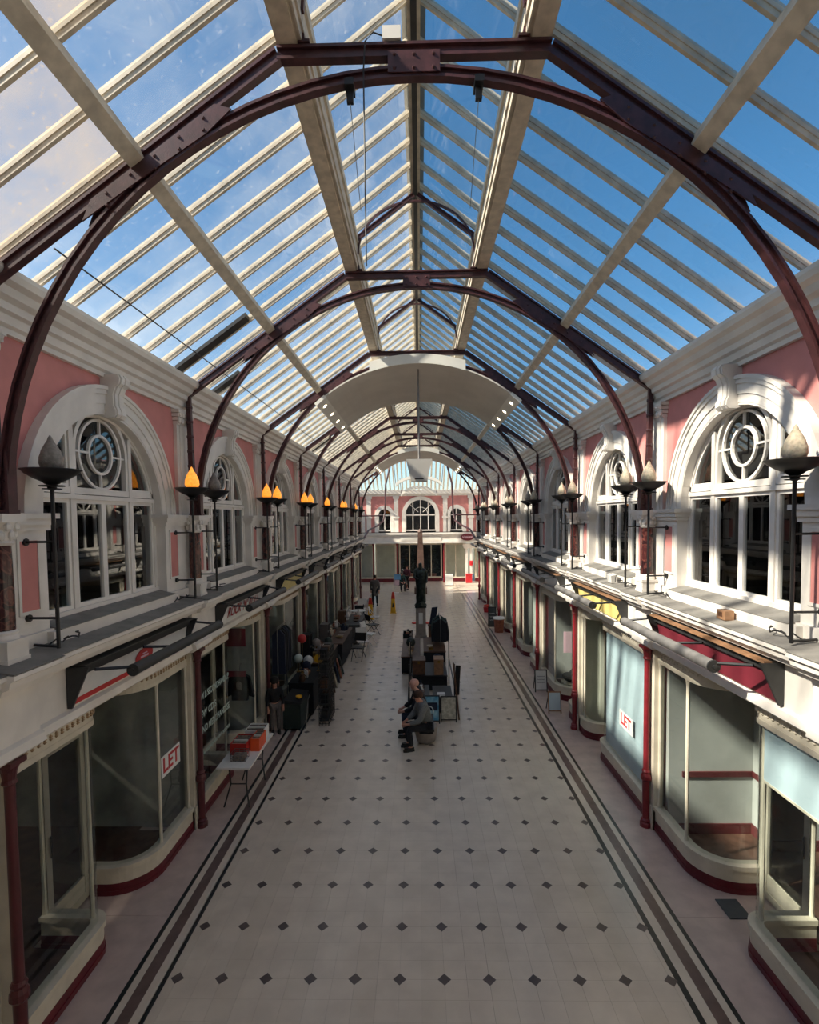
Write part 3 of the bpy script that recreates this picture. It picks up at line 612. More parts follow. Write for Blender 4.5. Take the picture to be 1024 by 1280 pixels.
def shopfront(i, s):
    cfg = SHOPS.get((s, i), dict(w=(.14, 1.45, 2.3, 3.6, .42), wall='shopwall' if s > 0 else 'shopdark', lab=None)); y = T(i)
    lab = cfg['lab'] or 'cream framed shopfront with maroon plinth far along the %s side' % LT[s]
    t = Thing('shopfront', lab, 'shopfront', (s*GLX, y+S/2, 0), (0, y, 0), None if cfg['lab'] else 'far shopfronts on the %s side' % LT[s])
    a, b_, c, d, r = cfg['w']; p1, p2 = bay_paths(a, b_, c, d, r); kk = cfg['w']
    def P(name, m, key, fn, parent=None, smooth=False, **k): return t.add(name, cm((name, key, kk, s), M[m], fn, s, smooth), parent, **k)
    for n, p in (('w1', p1), ('w2', p2)):
        P('plinth', 'maroon', n, lambda q: q.strip(p, .11, .001, .15).strip(p, .13, .0015, .06))
        P('sill', 'cream', n, lambda q: q.strip(p, .10, .15, .33).strip(p, .15, .31, .37))
        P('glass', 'shopglass', n, lambda q: q.strip(p, .008, .37, 2.62))
        P('head_rail', 'cream', n, lambda q: q.strip(p, .06, 2.58, 2.64))
        P('frieze', 'cream', n, lambda q: q.strip(p, .05, 2.64, 2.80))
        def lattice(q):
            L = 0
            for (x0, y0), (x1, y1) in zip(p[:-1], p[1:]):
                seg = math.hypot(x1-x0, y1-y0); k = max(1, int(seg/.075)); tx, ty = (x1-x0)/seg, (y1-y0)/seg
                nx, ny = -ty, tx
                if nx > 0 or (abs(nx) < .01 and ny > 0): nx, ny = -nx, -ny
                for j in range(k):
                    f = (j+.5)/k; q.lathe([(.002, -.012), (.018, 0), (.002, .012)] if 0 else [(.006, -.03), (.022, -.012), (.010, 0), (.022, .012), (.006, .03)], (x0+(x1-x0)*f+nx*.028, y0+(y1-y0)*f+ny*.028, 2.72), 5)
        P('frieze_ornament', 'tan' if s < 0 else 'cream', n, lattice, kind='stuff')
    posts = [(GLX, a+.02), (GLX+.10, b_-.05), (GLX, d-.02), (4.28, b_), (4.28, c), (GLX+.0, c+r+.02)]
    for k, (x, yy) in enumerate(posts): P('mullion', 'cream', 'm%d' % k, lambda q: q.lathe([(.03, .37), (.024, .42), (.024, 2.5), (.035, 2.58)], (x, yy, 0), 8))
    P('pilaster', 'cream', 'pl', lambda q: q.box(3.52, 3.66, a-.13, a, 0, 2.82).box(3.50, 3.66, a-.13, a, .0, .36).box(3.51, 3.54, a-.1, a-.03, .45, 2.6))
    P('pilaster', 'cream', 'pr', lambda q: q.box(3.52, 3.66, d, d+.1, 0, 2.82).box(3.50, 3.66, d, d+.1, .0, .36))
    dr = P('door', 'cream', 'd', lambda q: frame_strip(q, 4.27, 4.33, [(b_+.04, .02), (c-.04, .02), (c-.04, 2.2), (b_+.04, 2.2)], .09))
    obj('door_glass', cm(('dg', kk, s), M['shopglass'], lambda q: q.box(4.295, 4.302, b_+.12, c-.12, .1, 2.12), s), dr)
    obj('door_kickplate', cm(('dk', kk, s), M['cream'], lambda q: q.box(4.28, 4.32, b_+.12, c-.12, .1, .32), s), dr)
    obj('door_handle', cm(('dh', kk, s), M['black'], lambda q: q.tube([(4.25, b_+.1, .95), (4.25, b_+.1, 1.2)], .012, 6), s), dr)
    P('fanlight', 'shopglass', 'f', lambda q: q.box(4.295, 4.302, b_+.05, c-.05, 2.25, 2.75))
    P('door_head', 'cream', 'h', lambda q: q.box(4.26, 4.34, b_, c, 2.2, 2.26).box(3.5, 4.34, b_, c, 2.80, 2.82))
    # room behind
    b = B(); x0, x1 = s*3.67, s*7.0; ya, yb = y+.03, y+S-.03
    for q in (((x1, ya, 0), (x1, yb, 0), (x1, yb, 2.8), (x1, ya, 2.8)), ((x0, ya, 0), (x1, ya, 0), (x1, ya, 2.8), (x0, ya, 2.8)), ((x0, yb, 0), (x1, yb, 0), (x1, yb, 2.8), (x0, yb, 2.8)), ((x0, ya, 2.805), (x1, ya, 2.805), (x1, yb, 2.805), (x0, yb, 2.805))): b.quad(*q)
    obj('wall_shop_'+SIDE[s], b.mesh('shop_room', M[cfg['wall']]), kind='structure')
    b = B(); b.box(s*4.4, s*7.0, y+.03, y+S-.03, -.01, .008); b.prism_z([(s*x, y+yy) for x, yy in [(3.66, a+.05), (4.4, a+.05), (4.4, b_-.05), (3.78, b_-.05), (3.66, b_-.2)]], 0.0, .009); b.prism_z([(s*x, y+yy) for x, yy in [(4.4, c+.06), (4.4, d-.02), (3.66, d-.02), (3.66, c+r), (GLX+r*.35, c+r*.4), (GLX+r, c+.06)]], 0.0, .009)
    obj('floor_shop_'+SIDE[s], b.mesh('shop_floor', M['shopfloor']), kind='structure')
    return t
shops = {}
for i in range(NB):
    for s in (-1, 1): shops[(s, i)] = shopfront(i, s)
for s in (-1, 1):      # plain closed shop wall beside and behind the viewpoint
    b = B(); b.box(s*3.6, s*3.75, YB, T(0)-.02, 0, 2.82); obj('wall_shopside_'+SIDE[s], b.mesh('closed_shop', M['cream']), kind='structure')

# ---- awnings and sign boards --------------------------------------------------------
SIGNS = {(-1, 0): ('signwhite', 'white sign board with red stripe and red oval'), (-1, 1): ('signwhite', 'white sign board with red slanted lettering'), (-1, 2): ('yellow', 'blank pale cream sign board above the bric-a-brac stall'),
         (1, 0): ('crimson', 'crimson sign board in a dark frame with tan top'), (1, 1): ('yellow', 'yellow sign board in a dark frame with tan top'), (1, 2): ('signwhite', 'plain white sign board in a frame with tan top')}
AWN = {(-1, 0): 'white sign striped red', (-1, 1): 'sign with red lettering', (-1, 2): 'blank cream sign', (1, 0): 'crimson sign', (1, 1): 'yellow sign', (1, 2): 'plain white sign'}
def sign_awning(i, s):
    y = T(i); key = (s, i)
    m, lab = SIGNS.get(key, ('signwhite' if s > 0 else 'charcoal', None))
    t = Thing('shop_sign', (lab+' on the %s fascia' % LT[s]) if lab else '%s sign board far along the %s fascia' % ('pale' if s > 0 else 'dark', LT[s]), 'sign', (s*3.44, y+1.97, 2.98), (0, y, 0), None if lab else 'far sign boards on the %s fascia' % LT[s])
    A, Z = .74, 3.22
    t.add('sign_face', cm(('sface', s, m), M[m], lambda q: q.hexa([(3.415, A+.02, 2.99), (3.435, A+.02, 2.99), (3.435, Z-.02, 2.99), (3.415, Z-.02, 2.99), (3.355, A+.02, 3.37), (3.38, A+.02, 3.37), (3.38, Z-.02, 3.37), (3.355, Z-.02, 3.37)]), s))
    for k, yy in enumerate((A, Z)): t.add('cheek', cm(('cheek', s, k), M['charcoal'], lambda q: q.prism_y([(3.445, 2.975), (3.40, 2.975), (3.22, 3.38), (3.445, 3.38)], yy-.012, yy+.012), s))
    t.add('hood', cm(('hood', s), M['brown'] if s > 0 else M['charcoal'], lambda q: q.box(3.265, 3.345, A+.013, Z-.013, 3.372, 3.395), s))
    t.add('hood_lip', cm(('hlip', s), M['charcoal'], lambda q: q.box(3.325, 3.35, A+.013, Z-.013, 3.29, 3.372).box(3.345, 3.445, A+.013, Z-.013, 3.372, 3.395), s))
    u = Thing('roller_awning', 'rolled %s awning tube on black arms below the %s' % ('grey' if s > 0 else 'charcoal', AWN.get((s, i), 'far %s signs' % LT[s])), 'awning', (s*2.99, y+2.2, 3.19), (0, y, 0), 'rolled awnings over the %s shops' % LT[s])
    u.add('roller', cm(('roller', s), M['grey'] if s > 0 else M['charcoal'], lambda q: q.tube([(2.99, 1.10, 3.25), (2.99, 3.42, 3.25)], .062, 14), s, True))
    for k, yy in enumerate((1.10, 3.42)): u.add('end_cap', cm(('rcap', s, k), M['charcoal'], lambda q: q.tube([(2.99, yy-.012, 3.25), (2.99, yy+.012, 3.25)], .066, 14).tube([(2.99, yy-.03, 3.25), (2.99, yy+.03, 3.25)], .022, 8), s, True))
    for k, (y0, y1) in enumerate(((.80, 1.16), (1.7, 2.02), (3.14, 3.36))): u.add('arm', cm(('rarm', s, k), M['black'], lambda q: q.tube([(3.20, y0, 3.345), (2.99, y1, 3.27)], .017, 6), s))
    return t
signs = {}
for i in range(NB):
    for s in (-1, 1): signs[(s, i)] = sign_awning(i, s)
def slant(me, s, y, u=0.):     # lay lettering onto the slanted sign face
    ang = math.atan2(.06, .38)
    for v in me.vertices:
        x, yy, z = v.co; v.co = (s*(3.385-(z)*math.sin(ang)-(abs(x))*math.cos(ang)-.003), yy+y, 3.15+z*math.cos(ang))
    return me
sg = signs[(-1, 0)]
def stripe(q): q.hexa([(-3.408, .80, 3.0), (-3.414, .80, 3.0), (-3.414, 3.16, 3.0), (-3.408, 3.16, 3.0), (-3.399, .80, 3.055), (-3.405, .80, 3.055), (-3.405, 3.16, 3.055), (-3.399, 3.16, 3.055)])
sg.part('red_stripe', M['redpaint'], stripe)
b = B(); k = 24; pts = [(.2*math.cos(2*PI*j/k), .11*math.sin(2*PI*j/k)) for j in range(k)]; b.prism_x(pts, .0, .003); me = b.mesh('oval', M['redpaint']); slant(me, -1, 2.05); ov = sg.add('oval_emblem', me)
b = B(); b.prism_x([(-.09, -.012), (.09, -.012), (.09, .012), (-.09, .012)], .003, .005).prism_x([(-.06, .03), (.06, .03), (.05, .045), (-.05, .045)], .003, .005); me = b.mesh('emblem_mark', M['pinkpaper']); slant(me, -1, 2.05); obj('emblem_mark', me, ov)
sg = signs[(-1, 1)]; me = text_mesh("ROCK 'N' ROLL", .25, M['redpaint'], -1, .25, .002, .004); slant(me, -1, 1.98); sg.add('lettering', me)

# ---- what shows in and on the shop windows -------------------------------------------
def let_board(s, i, ya, yb, z0, z1, lab):
    x = GLX-.012; yc = T(i)
    t = Thing('let_board', lab, 'sign', (s*x, (ya+yb)/2, z0), (0, 0, 0))
    t.part('board', M['paper'], lambda q: q.box(s*(x-.008), s*x, ya, yb, z0, z1))
    me = text_mesh('LET', (z1-z0)*.98, M['redpaint'], s, 0, .002, .006)
    for v in me.vertices: v.co.y = v.co.y*1.05
    t.add('lettering', me, dloc=(s*(x-.0095), (ya+yb)/2, (z0+z1)/2))
let_board(-1, 0, 6.97, 7.52, 1.235, 1.53, 'white LET board with red letters on the dark empty shop window')
let_board(1, 1, 8.76, 9.33, 1.04, 1.32, 'white LET board with red letters on the pale blue window')
def sheet(name, m, s, x, y0, y1, z0, z1, lab, cat): single(name, M[m], lambda q: q.box(0, .01*s, -(y1-y0)/2, (y1-y0)/2, 0, z1-z0), lab, cat, (s*x, (y0+y1)/2, z0))
sheet('window_blind', 'blueblind', 1, GLX+.035, T(1)+.17, T(1)+2.22, .39, 2.57, 'pale blue sheet blanking the whole window with the LET board', 'blind')
t = Thing('roller_blind', 'pale blue roller blind half lowered in the shop window beside the sack', 'blind', (GLX+.06, T(0)+.75, 1.95), (0, 0, 0))
t.part('sheet', M['blueblind'], lambda q: q.box(GLX+.05, GLX+.056, T(0)+.17, T(0)+1.3, 1.97, 2.57)); t.part('bottom_rail', M['cream'], lambda q: q.box(GLX+.042, GLX+.064, T(0)+.17, T(0)+1.3, 1.945, 1.97))
sheet('window_blind', 'greenblind', 1, GLX+.04, T(3)+.5, T(3)+1.4, .39, 2.57, 'pale green sheet blanking the window beside a small plant', 'blind')
sheet('window_blind', 'greenblind', 1, GLX+.04, T(5)+.3, T(5)+1.3, .39, 2.57, 'pale green sheet blanking a far window on the sunlit side', 'blind')
single('backing_screen', M['sage'], lambda q: q.box(0, .7, 0, .02, 0, 2.0), 'sage backing panel in the small curved window beside the blue blind', 'panel', (3.95, T(2)-.22, .4))
single('poster', M['pinkpaper'], lambda q: q.box(0, .32, 0, .01, 0, .55), 'pale pink poster hanging in the shop window above the dark bowl', 'poster', (3.72, T(2)+1.84, 1.25))
single('window_shelf', M['cream'], lambda q: q.box(0, .6, 0, .4, 0, .03).box(.02, .58, .02, .38, -.35, 0), 'cream display ledge inside the window under the dark bowl', 'shelf', (3.78, T(2)+1.95, .36))
single('display_bowl', M['blackfab'], lambda q: q.lathe([(.08, 0), (.2, .06), (.26, .14), (.24, .2), (.1, .22), (.05, .3), (.01, .36)], (0, 0, 0), 14), 'black display bowl on the cream ledge in the window', 'bowl', (4.02, T(2)+2.12, .391), smooth=True)
# lettering on the record shop glass
sh = shops[(-1, 1)]; b_x = GLX-.008
for txt, z, size in (('NEW & SECONDHAND LP', 1.90, .155), ("NEW CD'S", 1.60, .165), ('BAND MERCHANDISE', 1.34, .165), ('NEW & SECONDHAND VINYL RECORDS', .96, .085)):
    me = text_mesh(txt, size, M['lettersage'], -1, 0, .001, .003); lo = min(v.co.y for v in me.vertices); hi = max(v.co.y for v in me.vertices); k = min(1, 1.38/(hi-lo))
    for v in me.vertices: v.co.y = (v.co.y-lo)*k
    sh.add('lettering', me, dloc=(-b_x, .26, z))
t = Thing('display_shirt', 'black long sleeved shirt on a hanger in the curved shop window', 'shirt', (-3.86, T(1)+3.0, .95), None)
def shirt(q):
    q.prism_y([(-.17, 0), (.17, 0), (.175, .35), (.2, .5), (.07, .58), (-.07, .58), (-.2, .5), (-.175, .35)], -.05, .05)
    for k in (-1, 1): q.hexa([(k*.2, -.04, .1), (k*.3, -.04, .07), (k*.3, .04, .07), (k*.2, .04, .1), (k*.15, -.04, .5), (k*.22, -.04, .5), (k*.22, .04, .5), (k*.15, .04, .5)])
t.part('body', M['blackfab'], shirt); t.part('print', M['greycoat'], lambda q: q.prism_y([(-.06, .26), (.05, .22), (.07, .36), (.0, .42), (-.07, .38)], -.056, -.051)); t.part('hanger', M['wire'], lambda q: q.tube([(0, 0, .56), (0, 0, .75), (.04, 0, .79)], .006, 5))
single('window_banner', M['crimson'], lambda q: q.box(0, .5, 0, .01, 0, .38), 'dark crimson banner across the top of the record shop window', 'banner', (-4.15, T(1)+2.80, 2.15))
single('window_stripe', M['crimson'], lambda q: q.box(0, .45, 0, .01, 0, .12), 'narrow crimson shelf edge behind the curved record shop glass', 'strip', (-4.13, T(1)+2.84, 1.5))
# fittings in the empty right-hand shop
t = Thing('shop_partition', 'pale partition with dado rail and brown skirting inside the empty shop', 'partition', (5.3, T(0)+3.2, .01), (0, 0, 0))
t.part('panel', M['shopwall'], lambda q: q.box(3.7, 4.95, T(1)-.2, T(1)-.12, .01, 2.75).box(4.95, 6.9, T(1)-.62, T(1)-.12, .01, 2.75))
t.part('dado_rail', M['dado'], lambda q: q.box(3.9, 4.93, T(1)-.225, T(1)-.2, .88, .96).box(4.925, 4.95, T(1)-.64, T(1)-.2, .88, .96).box(4.93, 6.9, T(1)-.645, T(1)-.62, .88, .96))
t.part('skirting', M['dado'], lambda q: q.box(3.7, 4.93, T(1)-.222, T(1)-.2, .01, .16).box(4.928, 4.95, T(1)-.64, T(1)-.2, .01, .16).box(4.93, 6.9, T(1)-.642, T(1)-.62, .01, .16))
for z in (1.55, 2.1):
    single('wall_shelf', M['whitegloss'], lambda q: q.prism_z([(-.9, 0), (.9, 0), (.9, -.25), (.5, -.42), (0, -.46), (-.6, -.3)], 0, .05), 'white curved wall shelf in the empty shop, %s of two' % ('lower' if z < 2 else 'upper'), 'shelf', (5.95, T(1)-.65, z))
t = Thing('sack', 'full white woven sack with a red mark on the shop floor', 'sack', (5.0, T(0)+1.1, .01))
t.part('body', M['sack'], lambda q: q.lathe([(.14, 0), (.19, .05), (.2, .2), (.185, .35), (.15, .42), (.17, .47), (.12, .45)], (0, 0, 0), 14, 1, .7), smooth=True); t.part('mark', M['redpaint'], lambda q: q.box(-.07, .05, -.142, -.137, .28, .36))
t = Thing('interior_door', 'cream inner door with orange handle in the shop with the sack', 'door', (4.6, T(0)+.45, .01), (0, 0, 0))
t.part('leaf', M['cream'], lambda q: q.box(4.55, 4.6, T(0)+.42, T(0)+.5, .01, 2.1).box(4.55, 4.6, T(0)+1.2, T(0)+1.28, .01, 2.1).box(4.55, 4.6, T(0)+.42, T(0)+1.28, .01, .14).box(4.55, 4.6, T(0)+.42, T(0)+1.28, 2.0, 2.1)); t.part('handle', M['orange'], lambda q: q.box(4.48, 4.56, T(0)+.40, T(0)+.5, .95, 1.06))
single('door_mat', M['slate'], lambda q: q.box(-.13, .13, -.16, .16, 0, .012), 'dark slate mat on the floor in the shop doorway', 'mat', (3.77, 6.2, .0005))

# ---- ceiling canopies with downlights, hanging box, cables --------------------------------
def canopy(i, lab, lights=4):
    y0, y1 = T(i)-.13, T(i+1)-.1; R = 3.285; am = math.asin(2.02/R)
    t = Thing('ceiling_canopy', lab, 'canopy', (0, (y0+y1)/2, 7.4), (0, 0, 0))
    arc = lambda r, a0, a1, n=24: [(r*math.sin(a0+(a1-a0)*k/n), AZ+r*math.cos(a0+(a1-a0)*k/n)) for k in range(n+1)]
    t.part('curved_sheet', M['panel'], lambda q: q.prism_y(arc(R, -am, am)+arc(R+.03, am, -am), y0, y1))
    for yy in (y0-.02, y1-.01): t.part('end_board', M['panelband'], lambda q: q.prism_y(arc(R-.01, -.325, .325, 12)+arc(R+.195, .305, -.305, 12), yy, yy+.03))
    for s in (-1, 1):
        a0, a1 = am, am+.085
        st = t.part('light_strip', M['panelband'], lambda q: q.prism_y(arc(R-.02, s*a0, s*a1, 3)+arc(R+.05, s*a1, s*a0, 3), y0, y1))
        for k in range(lights):
            yy = y0+(k+.5)*(y1-y0)/lights; a = s*(am+.042); p = Vector((R*math.sin(a), yy, AZ+R*math.cos(a))); n = Vector((-math.sin(a), 0, -math.cos(a)))
            b = B(); b.tube([p, p+n*.03], .045, 10); obj('downlight', b.mesh('downlight', M['lamp']), st)
canopy(2, 'curved pale ceiling canopy with downlights from which the tapered box hangs')
canopy(6, 'curved pale ceiling canopy hung at the entrance to the crossing')
t = Thing('hanging_box', 'pale tapered box hung on a long rod below the curved canopy', 'hanging box', (.015, 12, 5.62), (.015, 12, 0))
t.part('box', M['panel'], lambda q: q.hexa([(-.18, -.18, 5.62), (.18, -.18, 5.62), (.18, .18, 5.62), (-.18, .18, 5.62), (-.295, -.25, 6.11), (.295, -.25, 6.11), (.295, .25, 6.11), (-.295, .25, 6.11)]))
t.part('vent', M['charcoal'], lambda q: q.hexa([(-.1, -.194, 5.66), (.1, -.194, 5.66), (.1, -.18, 5.66), (-.1, -.18, 5.66), (-.1, -.2, 5.69), (.1, -.2, 5.69), (.1, -.186, 5.69), (-.1, -.186, 5.69)])); t.part('rod', M['grey'], lambda q: q.tube([(0, 0, 6.1), (0, 0, 8.165)], .022, 8))
t = Thing('junction_box', 'small white junction box with dangling cable on the iron collar', 'junction box', (-.17, T(0), 8.465), (0, T(0), 0))
t.part('box', M['whitegloss'], lambda q: q.box(-.24, -.1, -.05, .05, 8.466, 8.56)); t.part('cable', M['cable'], lambda q: q.tube([(-.24, -.03, 8.5), (-.31, -.06, 8.5), (-.37, -.08, 8.42), (-.385, -.085, 8.2), (-.385, -.08, 7.6), (-.385, -.08, 6.75)], .006, 5))
for x, n in ((-.5, 'hatless'), (.5, '')):
    t = Thing('wire_clamp', 'small black clamp with thin wire hanging from the arch under the junction box', 'clamp', (x, T(0), 8.08), (x, T(0), 0), 'wire clamps on the arch')
    t.part('clamp', M['black'], lambda q: q.box(-.035, .035, -.07, .07, 8.12, 8.17).box(-.025, .025, -.02, .02, 8.03, 8.12)); t.part('wire', M['wire'], lambda q: q.tube([(0, 0, 8.04), (.02 if x < 0 else -.02, .5, 7.5)], .003, 4))
# cables, sockets and floodlights left on the ledges
def ledge_clutter(s, y, kind):
    if kind == 'box':
        t = Thing('ledge_box', 'small tan fitting box with dark label on the sunlit ledge', 'box', (s*3.36, y, 3.645), (s*3.36, y, 3.645)); t.part('body', M['brown'], lambda q: q.box(-.05, .05, -.08, .08, 0, .1)); t.part('label', M['wood'], lambda q: q.box(-s*.052, -s*.05, -.03, .04, .03, .08))
    elif kind == 'flood':
        t = Thing('floodlight', 'white floodlight lying on the sunlit ledge under the window', 'floodlight', (s*3.33, y, 3.645)); t.part('head', M['ceramic'], lambda q: q.hexa([(-.05, -.09, 0), (.05, -.09, 0), (.05, .09, 0), (-.05, .09, 0), (-.07, -.11, .12), (.04, -.11, .15), (.04, .11, .15), (-.07, .11, .12)])); t.part('bracket', M['wire'], lambda q: q.tube([(0, -.12, .02), (0, -.13, .1), (.02, -.12, .14)], .008, 5))
    else:
        rnd = random.Random(int(y*100)); p = [(s*3.42, y-.15, 3.665)]
        for k in range(10): p.append((s*(3.36+rnd.uniform(-.05, .07)), y-.1+k*.04, 3.672+rnd.uniform(0, .05)))
        single('cable_coil', M['cable'], lambda q: q.tube([(a-s*3.4, bb-y, c-3.66) for a, bb, c in p], .008, 5), 'tangle of black cable lying at the lamp foot on the %s ledge' % LT[s], 'cable', (s*3.4, y, 3.66), 'tangled cables on the %s ledge' % LT[s])
ledge_clutter(1, T(0)+1.55, 'box'); ledge_clutter(1, T(1)+1.1, 'flood')
for s in (-1, 1):
    for i in range(0, 5):
        for d in (.62, 3.1): ledge_clutter(s, T(i)+d, 'cable')

# ---- the crossing and the far wall -----------------------------------------------------------
cw = 6.2
b = B()
for s in (-1, 1):
    b.box(s*cw, s*(cw+.25), YE, YF, 0, 7.0); b.box(s*3.66, s*cw, YE, YE+.2, 0, 7.2)
obj('wall_crossing', b.mesh('wall_crossing', M['white']), kind='structure')
FARC = 5.0
b = B()
def arch_wall(b, y0, y1, xs, z0, z1, x_lo, x_hi):
    xs = sorted(xs); x = x_lo
    for cx, r, zs in xs:
        b.box(x, cx-r, y0, y1, z0, z1); N = 16
        for k in range(N):
            a0, a1 = PI*k/N, PI*(k+1)/N
            p, q = (cx+r*math.cos(a0), zs+r*math.sin(a0)), (cx+r*math.cos(a1), zs+r*math.sin(a1))
            b.hexa([(p[0], y0, p[1]), (q[0], y0, q[1]), (q[0], y1, q[1]), (p[0], y1, p[1]), (p[0], y0, z1), (q[0], y0, z1), (q[0], y1, z1), (p[0], y1, z1)])
        x = cx+r
    b.box(x, x_hi, y0, y1, z0, z1)
ARCHES = [(-4.9, .5, 5.0), (-2.65, .5, 5.0), (.12, 1.18, 5.0), (2.85, .5, 5.0), (5.1, .5, 5.0)]
arch_wall(b, YF, YF+.3, ARCHES, 3.7, 6.75, -cw, cw)
fw = obj('wall_far', b.mesh('wall_far', M['pink']), kind='structure')
b = B(); b.prism_y([], 0, 0) if 0 else None
b.box(-cw, cw, YF-.12, YF, 6.45, 6.6); b.box(-cw, cw, YF-.3, YF, 6.6, 6.9); obj('trim_5', b.mesh('trim_far', M['white']), kind='structure')
for (cx, r, zs) in ARCHES:
    wn += 1; t = Thing('window_%d' % wn, base=(cx, YF, 3.85), origin=(cx, YF, 0), kind='structure')
    def surround(q):
        N = 16
        for k in range(N):
            a0, a1 = PI*k/N, PI*(k+1)/N; P_ = lambda rr, a: (rr*math.cos(a), zs+rr*math.sin(a))
            p0, p1, p2, p3 = P_(r-.03, a0), P_(r+.25, a0), P_(r+.25, a1), P_(r-.03, a1)
            q.hexa([(p0[0], -.1, p0[1]), (p1[0], -.1, p1[1]), (p2[0], -.1, p2[1]), (p3[0], -.1, p3[1]), (p0[0], .05, p0[1]), (p1[0], .05, p1[1]), (p2[0], .05, p2[1]), (p3[0], .05, p3[1])])
        for e in (-1, 1): q.box(*sorted((e*(r-.03), e*(r+.25))), -.1, .05, 3.7, zs)
    t.part('surround', M['white'], surround)
    ns = 4 if r > 1 else 2
    def fr(q):
        for k in range(ns+1): x = -r+2*r*k/ns; x = max(-r+.04, min(r-.04, x)); q.box(x-.035, x+.035, .05, .13, 3.8, zs+math.sqrt(max(0, r*r-x*x)))
        q.box(-r, r, .05, .13, zs-.05, zs+.05); q.box(-r, r, .05, .13, 3.78, 3.88)
    t.part('frame', M['whitegloss'], fr)
    for k in range(ns): x0 = -r+2*r*k/ns; t.part('pane', M['winglass'], lambda q: q.box(x0+.03, x0+2*r/ns-.03, .09, .096, 3.88, zs-.05))
    t.part('fanlight_pane', M['winglass'], lambda q: q.prism_y([(r*math.cos(PI*k/14), zs+r*math.sin(PI*k/14)) for k in range(15)], .1, .106))
    if r > 1:
        def fan(q):
            for k in (1, 2, 3): a = PI*k/4; q.tube([(.25*math.cos(a), .08, zs+.05+.25*math.sin(a)), ((r-.05)*math.cos(a), .08, zs+(r-.05)*math.sin(a))], .025, 5)
            q.tube([(.55*math.cos(PI*k/10), .08, zs+.05+.55*math.sin(PI*k/10)) for k in range(11)], .025, 5)
        t.part('fan_bars', M['whitegloss'], fan)
b = B(); b.box(-cw, cw, YF+1.8, YF+1.9, 3.7, 6.75); b.box(-cw, cw, YF+.3, YF+1.9, 6.75, 6.85); b.box(-cw, cw, YF+.3, YF+1.9, 3.6, 3.7); obj('wall_far_room', b.mesh('far_room', M['room']), kind='structure')
for x in (-3.85, -1.75, 2.0, 3.95):
    b = B(); b.box(x-.17, x+.17, YF-.1, YF, 3.7, 6.3); b.box(x-.24, x+.24, YF-.16, YF, 6.25, 6.45); b.box(x-.24, x+.24, YF-.16, YF, 4.75, 4.9); obj('pilaster', b.mesh('far_pilaster', M['white']), fw)
# gallery slab across the end
GY = 38.2
t = Thing('trim_6', base=(0, GY, 2.9), origin=(0, 0, 0), kind='structure')
t.part('slab', M['white'], lambda q: q.box(-cw, cw, GY, YF, 3.0, 3.62)); t.part('upper_moulding', M['whitegloss'], lambda q: q.box(-cw, cw, GY-.12, GY, 3.56, 3.7).box(-cw, cw, GY-.06, GY, 3.45, 3.56)); t.part('lower_moulding', M['whitegloss'], lambda q: q.box(-cw, cw, GY-.08, GY, 2.92, 3.06)); t.part('raised_panel', M['panelband'], lambda q: q.box(-1.4, 1.6, GY-.03, GY, 3.12, 3.4))
# shops below it
def far_front(x0, x1, m, lab, recess=0, back=True):
    y = 39.0+recess
    t = Thing('far_shopfront', lab, 'shopfront', ((x0+x1)/2, y, 0), (0, y, 0))
    t.part('frame', M['cream'], lambda q: (frame_strip_y(q, x0, x1, 0.25, 2.85, .1)))
    t.part('plinth', M['maroon'], lambda q: q.box(x0, x1, -.05, .05, .001, .25)); t.part('glass', M['shopglass'], lambda q: q.box(x0+.1, x1-.1, -.004, .004, .35, 2.75))
    n = max(1, int((x1-x0)/.8))
    for k in range(1, n): xx = x0+(x1-x0)*k/n; t.part('mullion', M['cream'], lambda q: q.box(xx-.03, xx+.03, -.03, .03, .35, 2.75))
    if not back: b = B(); b.box(x0-.3, x1+.3, YF+1.2, YF+1.25, .0, 2.95); obj('wall_entrance', b.mesh('wall_entrance', M[m]), kind='structure')
    else: t.part('backing', M[m], lambda q: q.box(x0, x1, .75, .8, 0.001, 2.9))
def frame_strip_y(q, x0, x1, z0, z1, w_):
    q.box(x0, x0+w_, -.05, .05, z0, z1).box(x1-w_, x1, -.05, .05, z0, z1).box(x0+w_, x1-w_, -.05, .05, z0, z0+w_).box(x0+w_, x1-w_, -.05, .05, z1-w_, z1)
far_front(-cw+.02, -3.45, 'shopwall', 'far shopfront with cream frame at the end wall beside blue posters')
far_front(-3.3, -1.75, 'sage', 'far shopfront with sage interior left of the dark glazed entrance' .replace('left of', 'beside'))
far_front(-1.55, 1.7, 'room', 'wide dark glazed entrance under the end gallery with foliage behind', .3, False)
far_front(1.9, 3.5, 'sage', 'far shopfront with sage curtains beside the red extinguisher box')
far_front(4.15, cw-.02, 'greenblind', 'far shopfront with pale green panels behind the white doorcase')
for x in (-3.4, -1.65, 1.8): 
    t = Thing('gallery_column', 'slender dark red column carrying the gallery at the end wall', 'column', (x, 38.35, 0), None, 'red columns under the end gallery')
    t.part('shaft', M['red'], lambda q: q.lathe([(.07, 0), (.06, .1), (.05, 2.8)], (0, 0, 0), 8)); t.part('capital', M['red'], lambda q: q.lathe([(.05, 2.7), (.1, 2.9), (.1, 2.915)], (0, 0, 0), 8))
t = Thing('doorcase', 'white classical doorcase at the far end beside the red boxes', 'doorcase', (3.85, 38.5, 0), (0, 38.5, 0))
for x in (3.4, 3.72, 4.6): t.part('post', M['whitegloss'], lambda q: q.box(x, x+.16, -.08, .08, 0, 2.5))
t.part('head', M['whitegloss'], lambda q: q.box(3.25, 4.9, -.15, .12, 2.5, 2.62).box(3.2, 4.95, -.2, .12, 2.62, 2.85)); 
